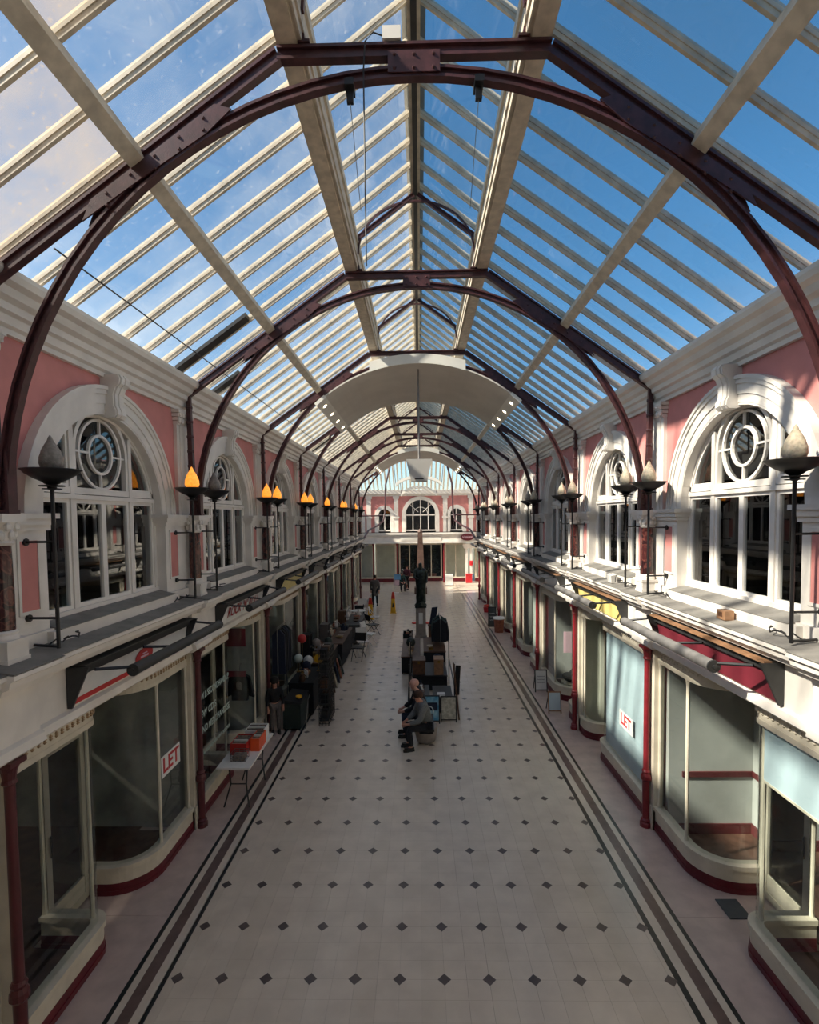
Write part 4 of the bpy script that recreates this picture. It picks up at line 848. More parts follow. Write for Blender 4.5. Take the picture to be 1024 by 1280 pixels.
single('fire_box', M['postred'], lambda q: q.box(-.22, .22, -.15, .15, 0, .62).box(-.24, .24, -.17, .17, .58, .66), 'red floor box beside the white doorcase at the far end', 'box', (3.6, 38.1, 0))
single('alarm_box', M['postred'], lambda q: q.box(-.12, .12, -.1, 0, 0, .34).lathe([(.05, 0), (.05, .04)], (0, -.1, .17), 8), 'small red alarm box fixed on the white doorcase post', 'box', (3.8, 38.41, 1.25))
t = Thing('red_shop_sign', 'red oval sign with pale script on the end gallery corner', 'sign', (3.5, GY-.12, 3.08), (3.5, GY-.12, 0))
t.part('panel', M['crimson'], lambda q: q.prism_y([(.5*math.cos(2*PI*k/20), 3.34+.25*math.sin(2*PI*k/20)) for k in range(20)], -.06, 0)); t.part('script', M['pinkpaper'], lambda q: q.tube([(-.36+k*.03, -.07, 3.34+.09*math.sin(k*1.9)) for k in range(25)], .02, 5))
# hipped glass over the crossing
ez, ay, az = 6.9, 35.3, 9.76
hip = [((-cw, YF, ez), (cw, YF, ez), (0, ay, az)), ((-cw, YE, ez), (-cw, YF, ez), (0, ay, az), (0, YE, az)), ((cw, YE, ez), (cw, YF, ez), (0, ay, az), (0, YE, az))]
b = B()
for h in hip: b.poly(h)
obj('crossing_glass', b.mesh('crossing_glass', M['roofglass']), roof.e, roof.off)
b = B(); n = 40
for k in range(n+1):
    x = -cw+2*cw*k/n; f = 1-abs(x)/cw; b.tube([(x, YF, ez-.05), (x, YF+(ay-YF)*f, ez-.05+(az-ez)*f)] if f > .02 else [(x, YF, ez), (x*.98, YF-.1, ez)], .055, 4)
for s in (-1, 1):
    for k in range(1, 20):
        y = YE+(YF-YE)*k/20; f = 1 if y <= ay else (YF-y)/(YF-ay); b.tube([(s*cw, y, ez-.05), (s*cw*(1-f), y, ez-.05+(az-ez)*f)], .035, 4)
    b.tube([(s*cw, YF, ez-.06), (0, ay, az-.06)], .07, 4)
    b.tube([(s*cw, YE+.2, ez), (s*cw, YF, ez)], .1, 4)
b.tube([(0, YE, az-.06), (0, ay, az-.06)], .08, 4)
obj('crossing_bars', b.mesh('crossing_bars', M['barcream']), roof.e, roof.off, kind='stuff')
b = B()
for s in (-1, 1): b.poly([(s*3.44, YE+.05, 6.9), (s*cw, YE+.05, ez), (0, YE+.05, az), (s*.0, YE+.05, 9.7), (s*1.0, YE+.05, 8.9)])
obj('gable_infill', b.mesh('gable_infill', M['white']), roof.e, roof.off)
for s in (-1, 1):
    t = Thing('crossing_pipe', 'dark curving iron pipe rising from the ledge end into the crossing roof', 'pipe', (s*3.3, YE+.3, 3.62), (0, 0, 0), 'iron pipes at the crossing')
    t.part('upright', M['iron'], lambda q: q.tube([(s*3.25, YE+.35, 3.62), (s*3.1, YE+1.6, 4.05), (s*2.6, YE+3.2, 4.35), (s*2.35, YE+4, 4.6), (s*2.25, YE+4.4, 5.2), (s*2.2, YE+4.5, 7.0), (s*1.9, YE+4.6, 8.2)], .06, 8)); t.part('tie_rod', M['iron'], lambda q: q.tube([(s*2.3, YE+4.4, 4.95), (s*6.1, YE+4.4, 4.95)], .05, 6))

for k, (yy, zt, hwid) in enumerate(((36.4, 7.72, 1.8), (38.3, 7.12, 1.45))):
    t = Thing('arched_rib', 'white curved rib arching across the crossing, %s of two' % ('higher' if k == 0 else 'lower'), 'rib', (0, yy, zt-.7), (0, yy, 0))
    A_ = [(hwid*math.sin(a), zt-.55*(1-math.cos(a))/(1-math.cos(1.1))) for a in [-1.1+2.2*j/16 for j in range(17)]]
    t.part('band', M['panelband'], lambda q: q.prism_y(A_+[(x, z-.2) for x, z in A_[::-1]], -.25, .25))
    for e in (-1, 1): t.part('hanger', M['iron'], lambda q: q.tube([(e*hwid*.89, 0, zt-.55), (e*hwid*.95, 0, 8.4-k*.7)], .02, 5))
# ---- people -----------------------------------------------------------------------------------
def skin_obj(name, pts, edges, m, parent, loc=(0, 0, 0), root=0, sub=1):
    me = bpy.data.meshes.new(name); me.from_pydata([p[:3] for p in pts], edges, []); me.materials.append(m)
    o = bpy.data.objects.new(name, me); COL.objects.link(o); o.parent = parent; o.location = loc
    bm = bmesh.new(); bm.from_mesh(me); lay = bm.verts.layers.skin.verify(); bm.verts.ensure_lookup_table()
    for i, p in enumerate(pts):
        r = p[3]; bm.verts[i][lay].radius = (r, r) if not isinstance(r, tuple) else r; bm.verts[i][lay].use_root = (i == root)
    bm.to_mesh(me); bm.free()
    o.modifiers.new('skin', 'SKIN').use_smooth_shade = True
    sb = o.modifiers.new('sub', 'SUBSURF'); sb.levels = sub; sb.render_levels = sub
    return o
def person(label, loc, rz, pose, top, bottom, hairm, skinm='skin', h=1.72, hat=False, coat=False, name='person'):
    """a figure facing -y in its own frame; pose sit or stand or walk"""
    t = Thing(name, label, 'person', loc, None, None, None, rz); k = h/1.72
    if pose == 'sit':
        pel = (0, .0, .53); ch = (0, -.08, .88); nk = (0, -.13, 1.05); hd = (0, -.19, 1.14)
        sh = [(e*.17, -.08, .99) for e in (-1, 1)]; el = [(e*.25, -.2, .70) for e in (-1, 1)]; wr = [(e*.12, -.42, .60) for e in (-1, 1)]; ha = [(e*.07, -.49, .57) for e in (-1, 1)]
        hp = [(e*.09, -.02, .50) for e in (-1, 1)]; kn = [(e*.13, -.42, .50) for e in (-1, 1)]; an = [(e*.12, -.36, .09) for e in (-1, 1)]; to = [(e*.13, -.52, .04) for e in (-1, 1)]
    else:
        st = .16 if pose == 'walk' else .0
        pel = (0, 0, .95); ch = (0, 0, 1.3); nk = (0, -.01, 1.47); hd = (0, -.03, 1.61)
        sh = [(e*.18, 0, 1.40) for e in (-1, 1)]; el = [(e*.24, .02-e*st*.5, 1.12) for e in (-1, 1)]; wr = [(e*.24, -.08-e*st*.7, .88) for e in (-1, 1)]; ha = [(e*.235, -.1-e*st*.7, .79) for e in (-1, 1)]
        hp = [(e*.09, 0, .90) for e in (-1, 1)]; kn = [(e*.1, -.03+e*st, .5) for e in (-1, 1)]; an = [(e*.1, .02+e*st*1.5, .09) for e in (-1, 1)]; to = [(e*.11, -.13+e*st*1.5, .04) for e in (-1, 1)]
    P = [(*pel, .12), (*ch, .13), (*nk, .055), (hd[0], hd[1], hd[2]-.05, .07), (hd[0], hd[1]+.01, hd[2]+.02, .085), (hd[0], hd[1]+.02, hd[2]+.09, .06)]; Ed = [(0, 1), (1, 2), (2, 3), (3, 4), (4, 5)]
    for e in (0, 1):
        n = len(P); P += [(*sh[e], .06), (*el[e], .042), (*wr[e], .028), (*ha[e], .032)]; Ed += [(1, n), (n, n+1), (n+1, n+2), (n+2, n+3)]
        hv = (Vector(ha[e])-Vector(wr[e])).normalized(); side = hv.cross(Vector((0, 1, .3))).normalized()
        for f, (off, ln) in enumerate(((-.024, .05), (-.008, .062), (.008, .06), (.024, .045))):
            q = Vector(ha[e])+side*off+hv*.02; q2 = q+hv*ln+Vector((0, 0, -.012)); m_ = len(P); P += [(*q, .0095), (*q2, .008)]; Ed += [(n+3, m_), (m_, m_+1)]
        q = Vector(ha[e])+side*(-.03 if e else .03)-hv*.01; q2 = q+side*(-.02 if e else .02)+hv*.035; m_ = len(P); P += [(*q, .011), (*q2, .009)]; Ed += [(n+2, m_), (m_, m_+1)]
        n = len(P); P += [(*hp[e], .085), (*kn[e], .055), (*an[e], .038), (*[to[e][i]*.6+an[e][i]*.4 for i in range(3)], .026)]; Ed += [(0, n), (n, n+1), (n+1, n+2), (n+2, n+3)]
    sc = lambda L: [(x*k, y*k, z*k, r*k) for x, y, z, r in L]
    skin_obj('body', sc(P), Ed, M[skinm], t.e)
    J = [(*pel, .165), (pel[0], (pel[1]+ch[1])/2+.02, (pel[2]+ch[2])/2, .17), (*ch, .18), (nk[0], nk[1]+.01, nk[2]-.02, .09)]; JE = [(0, 1), (1, 2), (2, 3)]
    for e in (0, 1):
        n = len(J); J += [(*sh[e], .098), (*el[e], .072), (*[wr[e][i]*.9+el[e][i]*.1 for i in range(3)], .045)]; JE += [(2, n), (n, n+1), (n+1, n+2)]
    if coat:
        n = len(J); J += [(0, .02, .55, .2)]; JE += [(0, n)]
    skin_obj('jacket', sc(J), JE, M[top], t.e)
    Tr = [(pel[0], pel[1]+.01, pel[2]-.01, .15)]; TE = []
    for e in (0, 1):
        n = len(Tr); Tr += [(*hp[e], .105), (*kn[e], .08), (an[e][0], an[e][1], an[e][2]-.0, .06)]; TE += [(0, n), (n, n+1), (n+1, n+2)]
    skin_obj('trousers', sc(Tr), TE, M[bottom], t.e)
    for e in (0, 1):
        a, c = Vector(an[e])*k, Vector(to[e])*k; d = (c-a); d.z = 0; d.normalize(); sd = Vector((-d.y, d.x, 0))
        b = B(); pr = []
        for u, v in ((-.06, .03), (-.05, -.03), (.0, -.036), (.12, -.044), (.19, -.02), (.19, .02), (.12, .044), (.0, .036)): q = a+d*u*k+sd*v*k; pr.append((q.x, q.y))
        b.prism_z(pr, .0, .05); b.prism_z([(a.x+(x-a.x)*.9, a.y+(yy-a.y)*.9) for x, yy in pr], .05, .085)
        obj('shoe', b.mesh('shoe', M['black'], 1), t.e)
    H = Vector(hd)*k
    def hair(q):
        q.lathe([(.078, .0), (.1, .03), (.102, .07), (.085, .115), (.05, .14), (.005, .15)], (H.x, H.y+.025, H.z-.0), 12, .92, 1.02)
    b = B(); hair(b); obj('hat' if hat else 'hair', b.mesh('hair', M[hairm], 1, True), t.e)
    def face(q):
        q.lathe([(.004, -.02), (.014, -.012), (.012, .012), (.004, .03)], (H.x, H.y-.088, H.z-.005), 6)
        for e in (-1, 1): q.lathe([(.004, -.028), (.016, -.015), (.018, .012), (.006, .028)], (H.x+e*.088, H.y+.015, H.z), 6)
    b = B(); face(b); obj('face_features', b.mesh('face', M[skinm], 1, True), t.e)
    b = B()
    for e in (-1, 1): b.lathe([(.002, -.006), (.01, 0), (.002, .006)], (H.x+e*.032, H.y-.082, H.z+.018), 6)
    b.box(H.x-.025, H.x+.025, H.y-.086, H.y-.078, H.z-.045, H.z-.038)
    obj('eyes_and_mouth', b.mesh('eyes', M['hairdark'], 1), t.e)
    return t
person('seated person in grey cardigan and dark trousers with brown hair', (.10, 10.72, 0), -PI/2+.25, 'sit', 'greyknit', 'darkcloth', 'hairbrown', h=1.62)
person('seated bald headed person in dark clothes behind the grey cardigan', (.02, 11.32, 0), -PI/2+.05, 'sit', 'darkcloth', 'navy', 'skin2', 'skin2', h=1.68)
person('small person in black top and grey trousers beside the stall cabinet', (-3.27, 11.45, 0), .5, 'stand', 'blackfab', 'greycoat', 'hairdark', h=1.22)
person('person in long grey coat with dark hair walking past the yellow cones', (-2.45, 28.2, 0), PI, 'walk', 'greycoat', 'darkcloth', 'hairdark', h=1.68, coat=True)
person('far person in teal top seated near the white flowers', (-1.25, 34.2, 0), .4, 'sit', 'teal', 'darkcloth', 'hairgrey', h=1.7)
person('far person in plum coat standing near the white flowers', (-.85, 34.7, 0), -.5, 'stand', 'plum', 'darkcloth', 'hairdark', h=1.62)

# ---- centre island: bench, boards, stalls, statue -----------------------------------------------
t = Thing('planter_bench', 'round pale stone planter with a dark seat under the seated people', 'bench', (.10, 10.98, 0))
t.part('bowl', M['stone'], lambda q: q.lathe([(.13, 0), (.2, .05), (.24, .2), (.25, .36), (.2, .38)], (0, 0, 0), 18), smooth=True); t.part('seat', M['black'], lambda q: q.box(-.14, .17, -.42, .5, .385, .425))
single('seat_leg', M['black'], lambda q: q.box(-.02, .02, -.02, .02, 0, .38), 'thin black post propping the dark seat plank', 'post', (.2, 11.42, 0))
def board(name, m, x0, x1, y, h, lab, extra=None):
    t = Thing(name, lab, 'board', ((x0+x1)/2, y, 0), ((x0+x1)/2, y, 0)); hw = (x1-x0)/2
    def lean(q, a, c, z0, z1, t0, t1): q.hexa([(a, z0*.14+t0, z0), (c, z0*.14+t0, z0), (c, z0*.14+t1, z0), (a, z0*.14+t1, z0), (a, z1*.14+t0, z1), (c, z1*.14+t0, z1), (c, z1*.14+t1, z1), (a, z1*.14+t1, z1)])
    t.part('frame', M['black'] if name != 'wood_board' else M['brown'], lambda q: (lean(q, -hw, -hw+.025, 0, h, 0, .025), lean(q, hw-.025, hw, 0, h, 0, .025), lean(q, -hw+.025, hw-.025, h-.025, h, 0, .025), lean(q, -hw+.025, hw-.025, .05, .075, 0, .025)))
    t.part('print', M[m], lambda q: lean(q, -hw+.025, hw-.025, .075, h-.025, .006, .016))
    if extra: extra(t, lean, hw, h)
    t.part('back_leg', M['black'], lambda q: q.tube([(-hw+.03, .12, h-.05), (-hw+.03, .35, 0.005)], .012, 5).tube([(hw-.03, .12, h-.05), (hw-.03, .35, 0.005)], .012, 5))
    return t
def figure(t, lean, hw, h): t.part('pictured_shape', M['navy'], lambda q: (lean(q, -.1, .14, .3, .48, .0, .005))); t.part('pictured_arc', M['paper'], lambda q: q.tube([(-.06+.1*math.sin(k*.5), .0+(.3+.06*math.cos(k*.6))*.14-.004, .3+.1*math.cos(k*.55)) for k in range(8)], .014, 5))
board('picture_board', 'blueposter', .06, .44, 11.95, .64, 'leaning framed board with a blue and white picture beside the bench', figure)
board('picture_board', 'palemap', .46, .84, 12.02, .60, 'leaning framed board with a pale cracked print beside the blue picture')
t = Thing('market_stall', 'black market stall frame standing behind the picture boards', 'stall', (.28, 13.2, 0), (0, 0, 0))
for x, y in ((-.32, 12.3), (.90, 12.15)): t.part('leaning_post', M['wood'] if x > 0 else M['black'], lambda q: q.tube([(x, y, 0.01), (x*.86+.02, y+.35, 1.28)], .022, 6))
for x in (-.28, .82): t.part('upright', M['black'], lambda q: q.box(x-.015, x+.015, 12.5, 12.53, 0, 1.25).box(x-.015, x+.015, 14.9, 14.93, 0, 1.25).box(x-.015, x+.015, 12.5, 14.93, .70, .74))
def table(lab, x0, x1, y0, y1, h, topm, legm='black', grp=None, skirt=None):
    t = Thing('stall_table', lab, 'table', ((x0+x1)/2, (y0+y1)/2, 0), (0, 0, 0), grp)
    t.part('top', M[topm], lambda q: q.box(x0, x1, y0, y1, h-.035, h))
    for x in (x0+.03, x1-.06):
        for y in (y0+.03, y1-.06): t.part('leg', M[legm], lambda q: q.box(x, x+.03, y, y+.03, 0, h-.035))
    if skirt: t.part('cloth', M[skirt], lambda q: q.box(x0+.01, x1-.01, y0+.01, y1-.01, .05, h-.036))
    return t
table('low dark stall table with glassware behind the picture boards', -.22, .22, 12.5, 13.5, .42, 'black', skirt='blackfab')
table('low dark stall table with folded white cloth behind the boards', .3, .78, 12.5, 13.5, .40, 'black', skirt='darkcloth')
table('dark stall table carrying the two brown cases', -.24, .74, 14.2, 15.5, .45, 'black', skirt='blackfab')
table('dark stall table with shelves beneath the coat rack', .1, .8, 16.2, 18.2, .6, 'wood', skirt='darkcloth')
table('dark stall table with figurines beside the statue pedestal', -.6, -.0, 15.8, 18.2, .55, 'wood', skirt='blackfab')
def case(x0, x1, y, z, d, h, m, lab):
    t = Thing('brown_case', lab, 'case', ((x0+x1)/2, y+d/2, z), ((x0+x1)/2, y+d/2, z)); hw = (x1-x0)/2
    t.part('body', M[m], lambda q: q.box(-hw, hw, -d/2, d/2, 0, h)); t.part('lid', M[m], lambda q: q.box(-hw-.01, hw+.01, -d/2-.01, d/2+.01, h, h+.05)); t.part('clasp', M['brass'], lambda q: q.box(-.03, .03, -d/2-.02, -d/2-.005, h-.05, h+.03))
case(-.22, .13, 14.25, .451, .45, .36, 'wood', 'larger reddish brown case on the dark stall table')
case(.38, .63, 14.25, .451, .4, .38, 'brown', 'smaller tan brown case on the dark stall table')
rng = random.Random(3)
KINDS = ['vase', 'figurine', 'jug', 'table_lamp', 'trinket_box', 'clock', 'plate']
MATS = [('ceramic', 'white'), ('brass', 'brass'), ('terracotta', 'terracotta'), ('wood', 'dark wood'), ('darkgreen', 'dark green'), ('stone', 'grey'), ('navy', 'navy'), ('sack', 'cream')]
USED = {}
def knick(kind, m, mword, loc, where, sc=1):
    t = Thing(kind, '', {'table_lamp': 'lamp', 'trinket_box': 'box'}.get(kind, kind), loc)
    lab = '%s %s %s' % (mword, {'table_lamp': 'table lamp', 'trinket_box': 'trinket box'}.get(kind, kind), where); t.e['label'] = lab; USED.setdefault(lab, []).append(t.e)
    q = lambda L: [(r*sc, z*sc) for r, z in L]
    if kind == 'vase': t.part('body', M[m], lambda b: b.lathe(q([(.05, 0), (.085, .07), (.09, .14), (.05, .22), (.035, .27), (.055, .3)]), (0, 0, 0), 12), smooth=True); t.part('foot', M[m], lambda b: b.lathe(q([(.055, 0), (.055, .015)]), (0, 0, 0), 12))
    elif kind == 'jug': t.part('body', M[m], lambda b: b.lathe(q([(.06, 0), (.085, .06), (.08, .14), (.055, .19), (.065, .23)]), (0, 0, 0), 12), smooth=True); t.part('handle', M[m], lambda b: b.tube([(.06*sc, 0, .2*sc), (.13*sc, 0, .17*sc), (.12*sc, 0, .1*sc), (.08*sc, 0, .07*sc)], .01*sc, 5))
    elif kind == 'figurine': t.part('base', M[m], lambda b: b.box(-.05*sc, .05*sc, -.05*sc, .05*sc, 0, .03*sc)); t.part('figure', M[m], lambda b: b.lathe(q([(.045, .03), (.04, .1), (.025, .15), (.042, .2), (.018, .245), (.03, .27), (.028, .3), (.005, .32)]), (0, 0, 0), 10).tube([(-.035*sc, 0, .21*sc), (-.06*sc, -.03*sc, .15*sc), (-.03*sc, -.05*sc, .13*sc)], .01*sc, 5), smooth=True)
    elif kind == 'table_lamp': t.part('base', M['brass'], lambda b: b.lathe(q([(.06, 0), (.06, .02), (.02, .04), (.02, .2)]), (0, 0, 0), 10)); t.part('shade', M[m], lambda b: b.lathe(q([(.11, .17), (.13, .24), (.11, .33), (.05, .38), (.02, .39)]), (0, 0, 0), 14), smooth=True)
    elif kind == 'trinket_box': t.part('body', M[m], lambda b: b.box(-.1*sc, .1*sc, -.07*sc, .07*sc, 0, .09*sc)); t.part('lid', M[m], lambda b: b.box(-.105*sc, .105*sc, -.075*sc, .075*sc, .09*sc, .12*sc)); t.part('knob', M['brass'], lambda b: b.lathe(q([(.008, .12), (.014, .135), (.004, .15)]), (0, 0, 0), 6))
    elif kind == 'clock': t.part('case', M[m], lambda b: b.prism_y([(x*sc, z*sc) for x, z in [(-.08, 0), (.08, 0), (.08, .16), (.05, .22), (0, .24), (-.05, .22), (-.08, .16)]], -.04*sc, .04*sc)); t.part('dial', M['paper'], lambda b: b.prism_y([(.05*sc*math.cos(k*PI/6), .14*sc+.05*sc*math.sin(k*PI/6)) for k in range(12)], -.046*sc, -.041*sc))
    else: t.part('dish', M[m], lambda b: b.lathe(q([(.05, 0), (.06, .01), (.11, .03), (.115, .036), (.06, .02)]), (0, 0, 0), 14)); t.part('rim', M[m], lambda b: b.lathe(q([(.112, .03), (.118, .036), (.112, .04)]), (0, 0, 0), 14))
    return t
def scatter(n, x0, x1, y0, y1, z, where, sc=1., kinds=KINDS, tall=None):
    nx = max(1, int((x1-x0)/.3)); ny = max(1, math.ceil(n/nx)); c = 0
    for a in range(ny):
        for bb in range(nx):
            if c >= n: return
            c += 1; kd = rng.choice(kinds); m, wd = rng.choice(MATS)
            knick(kd, m, wd, (x0+(bb+.5)*(x1-x0)/nx+rng.uniform(-.02, .02), y0+(a+.5)*(y1-y0)/ny, z+.0005), where, sc*rng.uniform(.72, .92))
scatter(4, -.2, .2, 12.55, 13.4, .42, 'on the table behind the picture boards', .8, ['vase', 'jug', 'plate', 'figurine'])
single('folded_cloth', M['paper'], lambda q: q.box(-.1, .1, -.08, .08, 0, .04).box(-.09, .09, -.07, .07, .04, .07), 'folded white cloth on the low dark table', 'cloth', (.5, 12.7, .4005))
scatter(3, -.2, .12, 14.75, 15.4, .45, 'behind the reddish brown case', 1.2); scatter(3, .25, .72, 14.75, 15.4, .45, 'behind the tan brown case', 1.1)
scatter(6, -.58, -.03, 15.9, 18.1, .55, 'on the table beside the statue pedestal', 1.3)
scatter(3, .15, .5, 16.3, 17.0, .6, 'on the table under the coat rack', 1.0)
single('umbrella_case', M['blackfab'], lambda q: q.tube([(0, 0, 0.02), (.02, .05, .4), (.05, .1, .78)], .07, 8), 'tall black instrument case leaning beside the low stall table', 'case', (.97, 13.9, 0))
t = Thing('coat_rack', 'metal garment rail holding dark teal coats beside the statue', 'garment rail', (.66, 17.4, 0), (.66, 17.4, 0))
t.part('rail', M['wire'], lambda q: q.tube([(0, -.6, .605), (0, -.6, 1.5), (0, .6, 1.5), (0, .6, .605)], .015, 6))
for k in range(4):
    c = Thing('hanging_coat', 'dark teal coat hanging on the garment rail', 'coat', (.66, 17.0+k*.24, .72), None, 'coats on the garment rail')
    def coat(q):
        q.hexa([(-.2, -.06, 0), (.2, -.06, 0), (.2, .06, 0), (-.2, .06, 0), (-.19, -.05, .62), (.19, -.05, .62), (.19, .05, .62), (-.19, .05, .62)]); q.hexa([(-.19, -.05, .62), (.19, -.05, .62), (.19, .05, .62), (-.19, .05, .62), (-.05, -.03, .74), (.05, -.03, .74), (.05, .03, .74), (-.05, .03, .74)])
    c.part('body', M['teal'] if k % 2 else M['darkcloth'], coat)
    for e in (-1, 1): c.part('sleeve', M['teal'] if k % 2 else M['darkcloth'], lambda q: q.tube([(e*.18, 0, .62), (e*.24, 0, .3), (e*.23, -.02, .02)], .06, 7))
    c.part('hook', M['wire'], lambda q: q.tube([(0, 0, .74), (0, 0, .79)], .006, 5))
single('blue_banner', M['navy'], lambda q: q.hexa([(-.12, -.01, 0), (.1, -.01, 0), (.1, .01, 0), (-.12, .01, 0), (-.02, -.01, .62), (.2, -.01, .65), (.2, .01, .65), (-.02, .01, .62)]), 'dark blue printed banner leaning behind the coats', 'banner', (.45, 18.9, .9))
single('banner_stand', M['wood'], lambda q: q.box(-.15, .2, -.1, .1, 0, .86).box(-.17, .22, -.12, .12, .86, .9), 'tall dark stand under the leaning blue banner', 'stand', (.45, 18.9, 0))
t = Thing('open_crate', 'dark open crate of pale goods on the floor beside the stall', 'crate', (-.47, 19.4, 0))
t.part('sides', M['blackfab'], lambda q: q.box(-.17, -.15, -.3, .3, 0, .5).box(.15, .17, -.3, .3, 0, .5).box(-.15, .15, -.3, -.28, 0, .5).box(-.15, .15, .28, .3, 0, .5).box(-.15, .15, -.28, .28, .0, .3))
scatter(3, -.6, -.34, 19.15, 19.65, .30, 'in the dark open crate', 1.2, ['vase', 'jug', 'figurine'])
# statue
t = Thing('statue_pedestal', 'grey stone pedestal with a pinned white notice', 'pedestal', (.03, 20.9, 0))
t.part('block', M['stone'], lambda q: q.box(-.2, .2, -.2, .2, .1, 1.2)); t.part('plinth', M['stone'], lambda q: q.box(-.24, .24, -.24, .24, 0, .1)); t.part('cap', M['bronze'], lambda q: q.box(-.23, .23, -.23, .23, 1.2, 1.27).lathe([(.26, 1.27), (.18, 1.38), (.17, 1.40)], (0, 0, 0), 4))
t.part('notice', M['paper'], lambda q: q.box(-.08, .08, -.206, -.201, .55, 1.0))
t = Thing('bronze_statue', 'dark bronze statue of a robed standing figure on the stone pedestal', 'statue', (.03, 20.9, 1.4))
skin_obj('figure', [(0, 0, .55, .17), (0, 0, .95, .16), (.0, -.02, 1.2, .17), (0, -.02, 1.4, .06), (0, -.04, 1.5, .085), (0, -.04, 1.6, .07), (-.2, 0, 1.28, .07), (-.24, -.1, 1.0, .055), (-.08, -.2, .95, .045), (.2, 0, 1.28, .07), (.26, .0, 1.0, .055), (.24, -.12, .78, .045), (-.08, 0, .25, .13), (.08, 0, .25, .13), (-.08, -.03, .02, .1), (.08, -.03, .02, .1)], [(0, 1), (1, 2), (2, 3), (3, 4), (4, 5), (2, 6), (6, 7), (7, 8), (2, 9), (9, 10), (10, 11), (0, 12), (0, 13), (12, 14), (13, 15)], M['bronze'], t.e, sub=2)
t.part('robe', M['bronze'], lambda q: [q.v.extend([]), q.lathe([(.2, 0), (.19, .3), (.2, .6), (.23, .9), (.24, 1.15), (.2, 1.3), (.1, 1.36)], (.02, .04, 0), 14, 1, .75)], smooth=True)
for x in (-.26, .34): single('poppy_wreath', M['conered'], lambda q: q.lathe([(.05, 0), (.10, .0), (.13, .03), (.10, .06), (.05, .05)], (0, 0, 0), 12), 'red wreath on the floor behind the statue pedestal', 'wreath', (x, 23.5, .0), 'red wreaths behind the statue')
t = Thing('obelisk', 'tall tapering brown obelisk standing in the crossing behind the statue', 'obelisk', (.06, 33, 0))
t.part('shaft', M['obelisk'], lambda q: q.hexa([(-.27, -.27, .4), (.27, -.27, .4), (.27, .27, .4), (-.27, .27, .4), (-.14, -.14, 3.9), (.14, -.14, 3.9), (.14, .14, 3.9), (-.14, .14, 3.9)])); t.part('base', M['obelisk'], lambda q: q.box(-.4, .4, -.4, .4, 0, .4)); t.part('tip', M['obelisk'], lambda q: q.lathe([(.19, 3.9), (.01, 4.12)], (0, 0, 0), 4))

# ---- left stall: trestle table, record boxes, rack, cabinets, chairs -------------------------------
t = Thing('trestle_table', 'white folding trestle table with bent metal legs outside the record shop', 'table', (-3.09, 9.0, 0), (0, 0, 0))
t.part('top', M['signwhite'], lambda q: q.box(-3.365, -2.815, 8.3, 9.7, .71, .74)); 
for y in (8.55, 9.45): t.part('leg', M['charcoal'], lambda q: q.tube([(-3.3, y-.12, .012), (-3.22, y, .35), (-3.25, y, .7)], .013, 6).tube([(-2.88, y-.12, .012), (-2.96, y, .35), (-2.93, y, .7)], .013, 6).tube([(-3.22, y, .35), (-2.96, y, .35)], .01, 6))
def recbox(x, y, w_, d, h, m, lab):
    t = Thing('record_box', lab, 'box', (x, y, .7405)); t.part('shell', M[m], lambda q: q.box(-w_/2, -w_/2+.012, -d/2, d/2, 0, h).box(w_/2-.012, w_/2, -d/2, d/2, 0, h).box(-w_/2+.012, w_/2-.012, -d/2, -d/2+.012, 0, h).box(-w_/2+.012, w_/2-.012, d/2-.012, d/2, 0, h).box(-w_/2+.012, w_/2-.012, -d/2+.012, d/2-.012, 0, .01))
    n = int(d/.045)
    for k in range(n): y0 = -d/2+.025+k*(d-.05)/n; t.part('record_sleeve', M['card'] if k % 3 else M['paper'], lambda q: q.box(-w_/2+.02, w_/2-.02, y0, y0+.018, .012, h-.01+(.02 if k % 2 else 0)))
recbox(-3.16, 8.98, .28, .42, .2, 'redbox', 'red record box in the middle of the white trestle table')
recbox(-2.92, 9.12, .16, .4, .22, 'orange', 'orange red record box at the table edge')
recbox(-3.06, 9.5, .34, .34, .2, 'paper', 'white record box at the far end of the trestle table')
t = Thing('wire_basket', 'small clear wire basket on the white trestle table', 'basket', (-3.08, 8.62, .7405))
t.part('basket', M['wire'], lambda q: [q.tube([(-.12, -.1, z), (.12, -.1, z), (.12, .1, z), (-.12, .1, z), (-.12, -.1, z)], .005, 4) for z in (.005, .05, .1, .14)]+[q.tube([(x, y, 0), (x, y, .14)], .004, 4) for x in (-.12, -.04, .04, .12) for y in (-.1, .1)]); t.part('contents', M['card'], lambda q: q.box(-.1, .1, -.08, .08, .01, .09))
t = Thing('stall_cabinet', 'dark green cabinet with sloping glazed lid at the end of the stall', 'cabinet', (-2.93, 12.0, 0))
t.part('body', M['darkgreen'], lambda q: q.box(-.2, .2, -.42, .42, .05, .62)); t.part('lid', M['blackfab'], lambda q: q.hexa([(-.22, -.44, .62), (.22, -.44, .62), (.22, .44, .62), (-.22, .44, .62), (-.2, -.42, .70), (.2, -.42, .66), (.2, .42, .66), (-.2, .42, .70)])); t.part('panel', M['darkgreen'], lambda q: q.box(-.15, .15, -.43, -.42, .12, .55)); 
for x in (-.18, .14): t.part('foot', M['black'], lambda q: q.box(x, x+.04, -.4, -.36, 0, .05).box(x, x+.04, .36, .4, 0, .05))
single('yellow_bowl', M['conesyellow'], lambda q: q.lathe([(.03, 0), (.06, .02), (.075, .05), (.07, .06), (.03, .02)], (0, 0, 0), 12), 'small yellow bowl on the edge of the dark green cabinet', 'bowl', (-2.8, 11.75, .69))
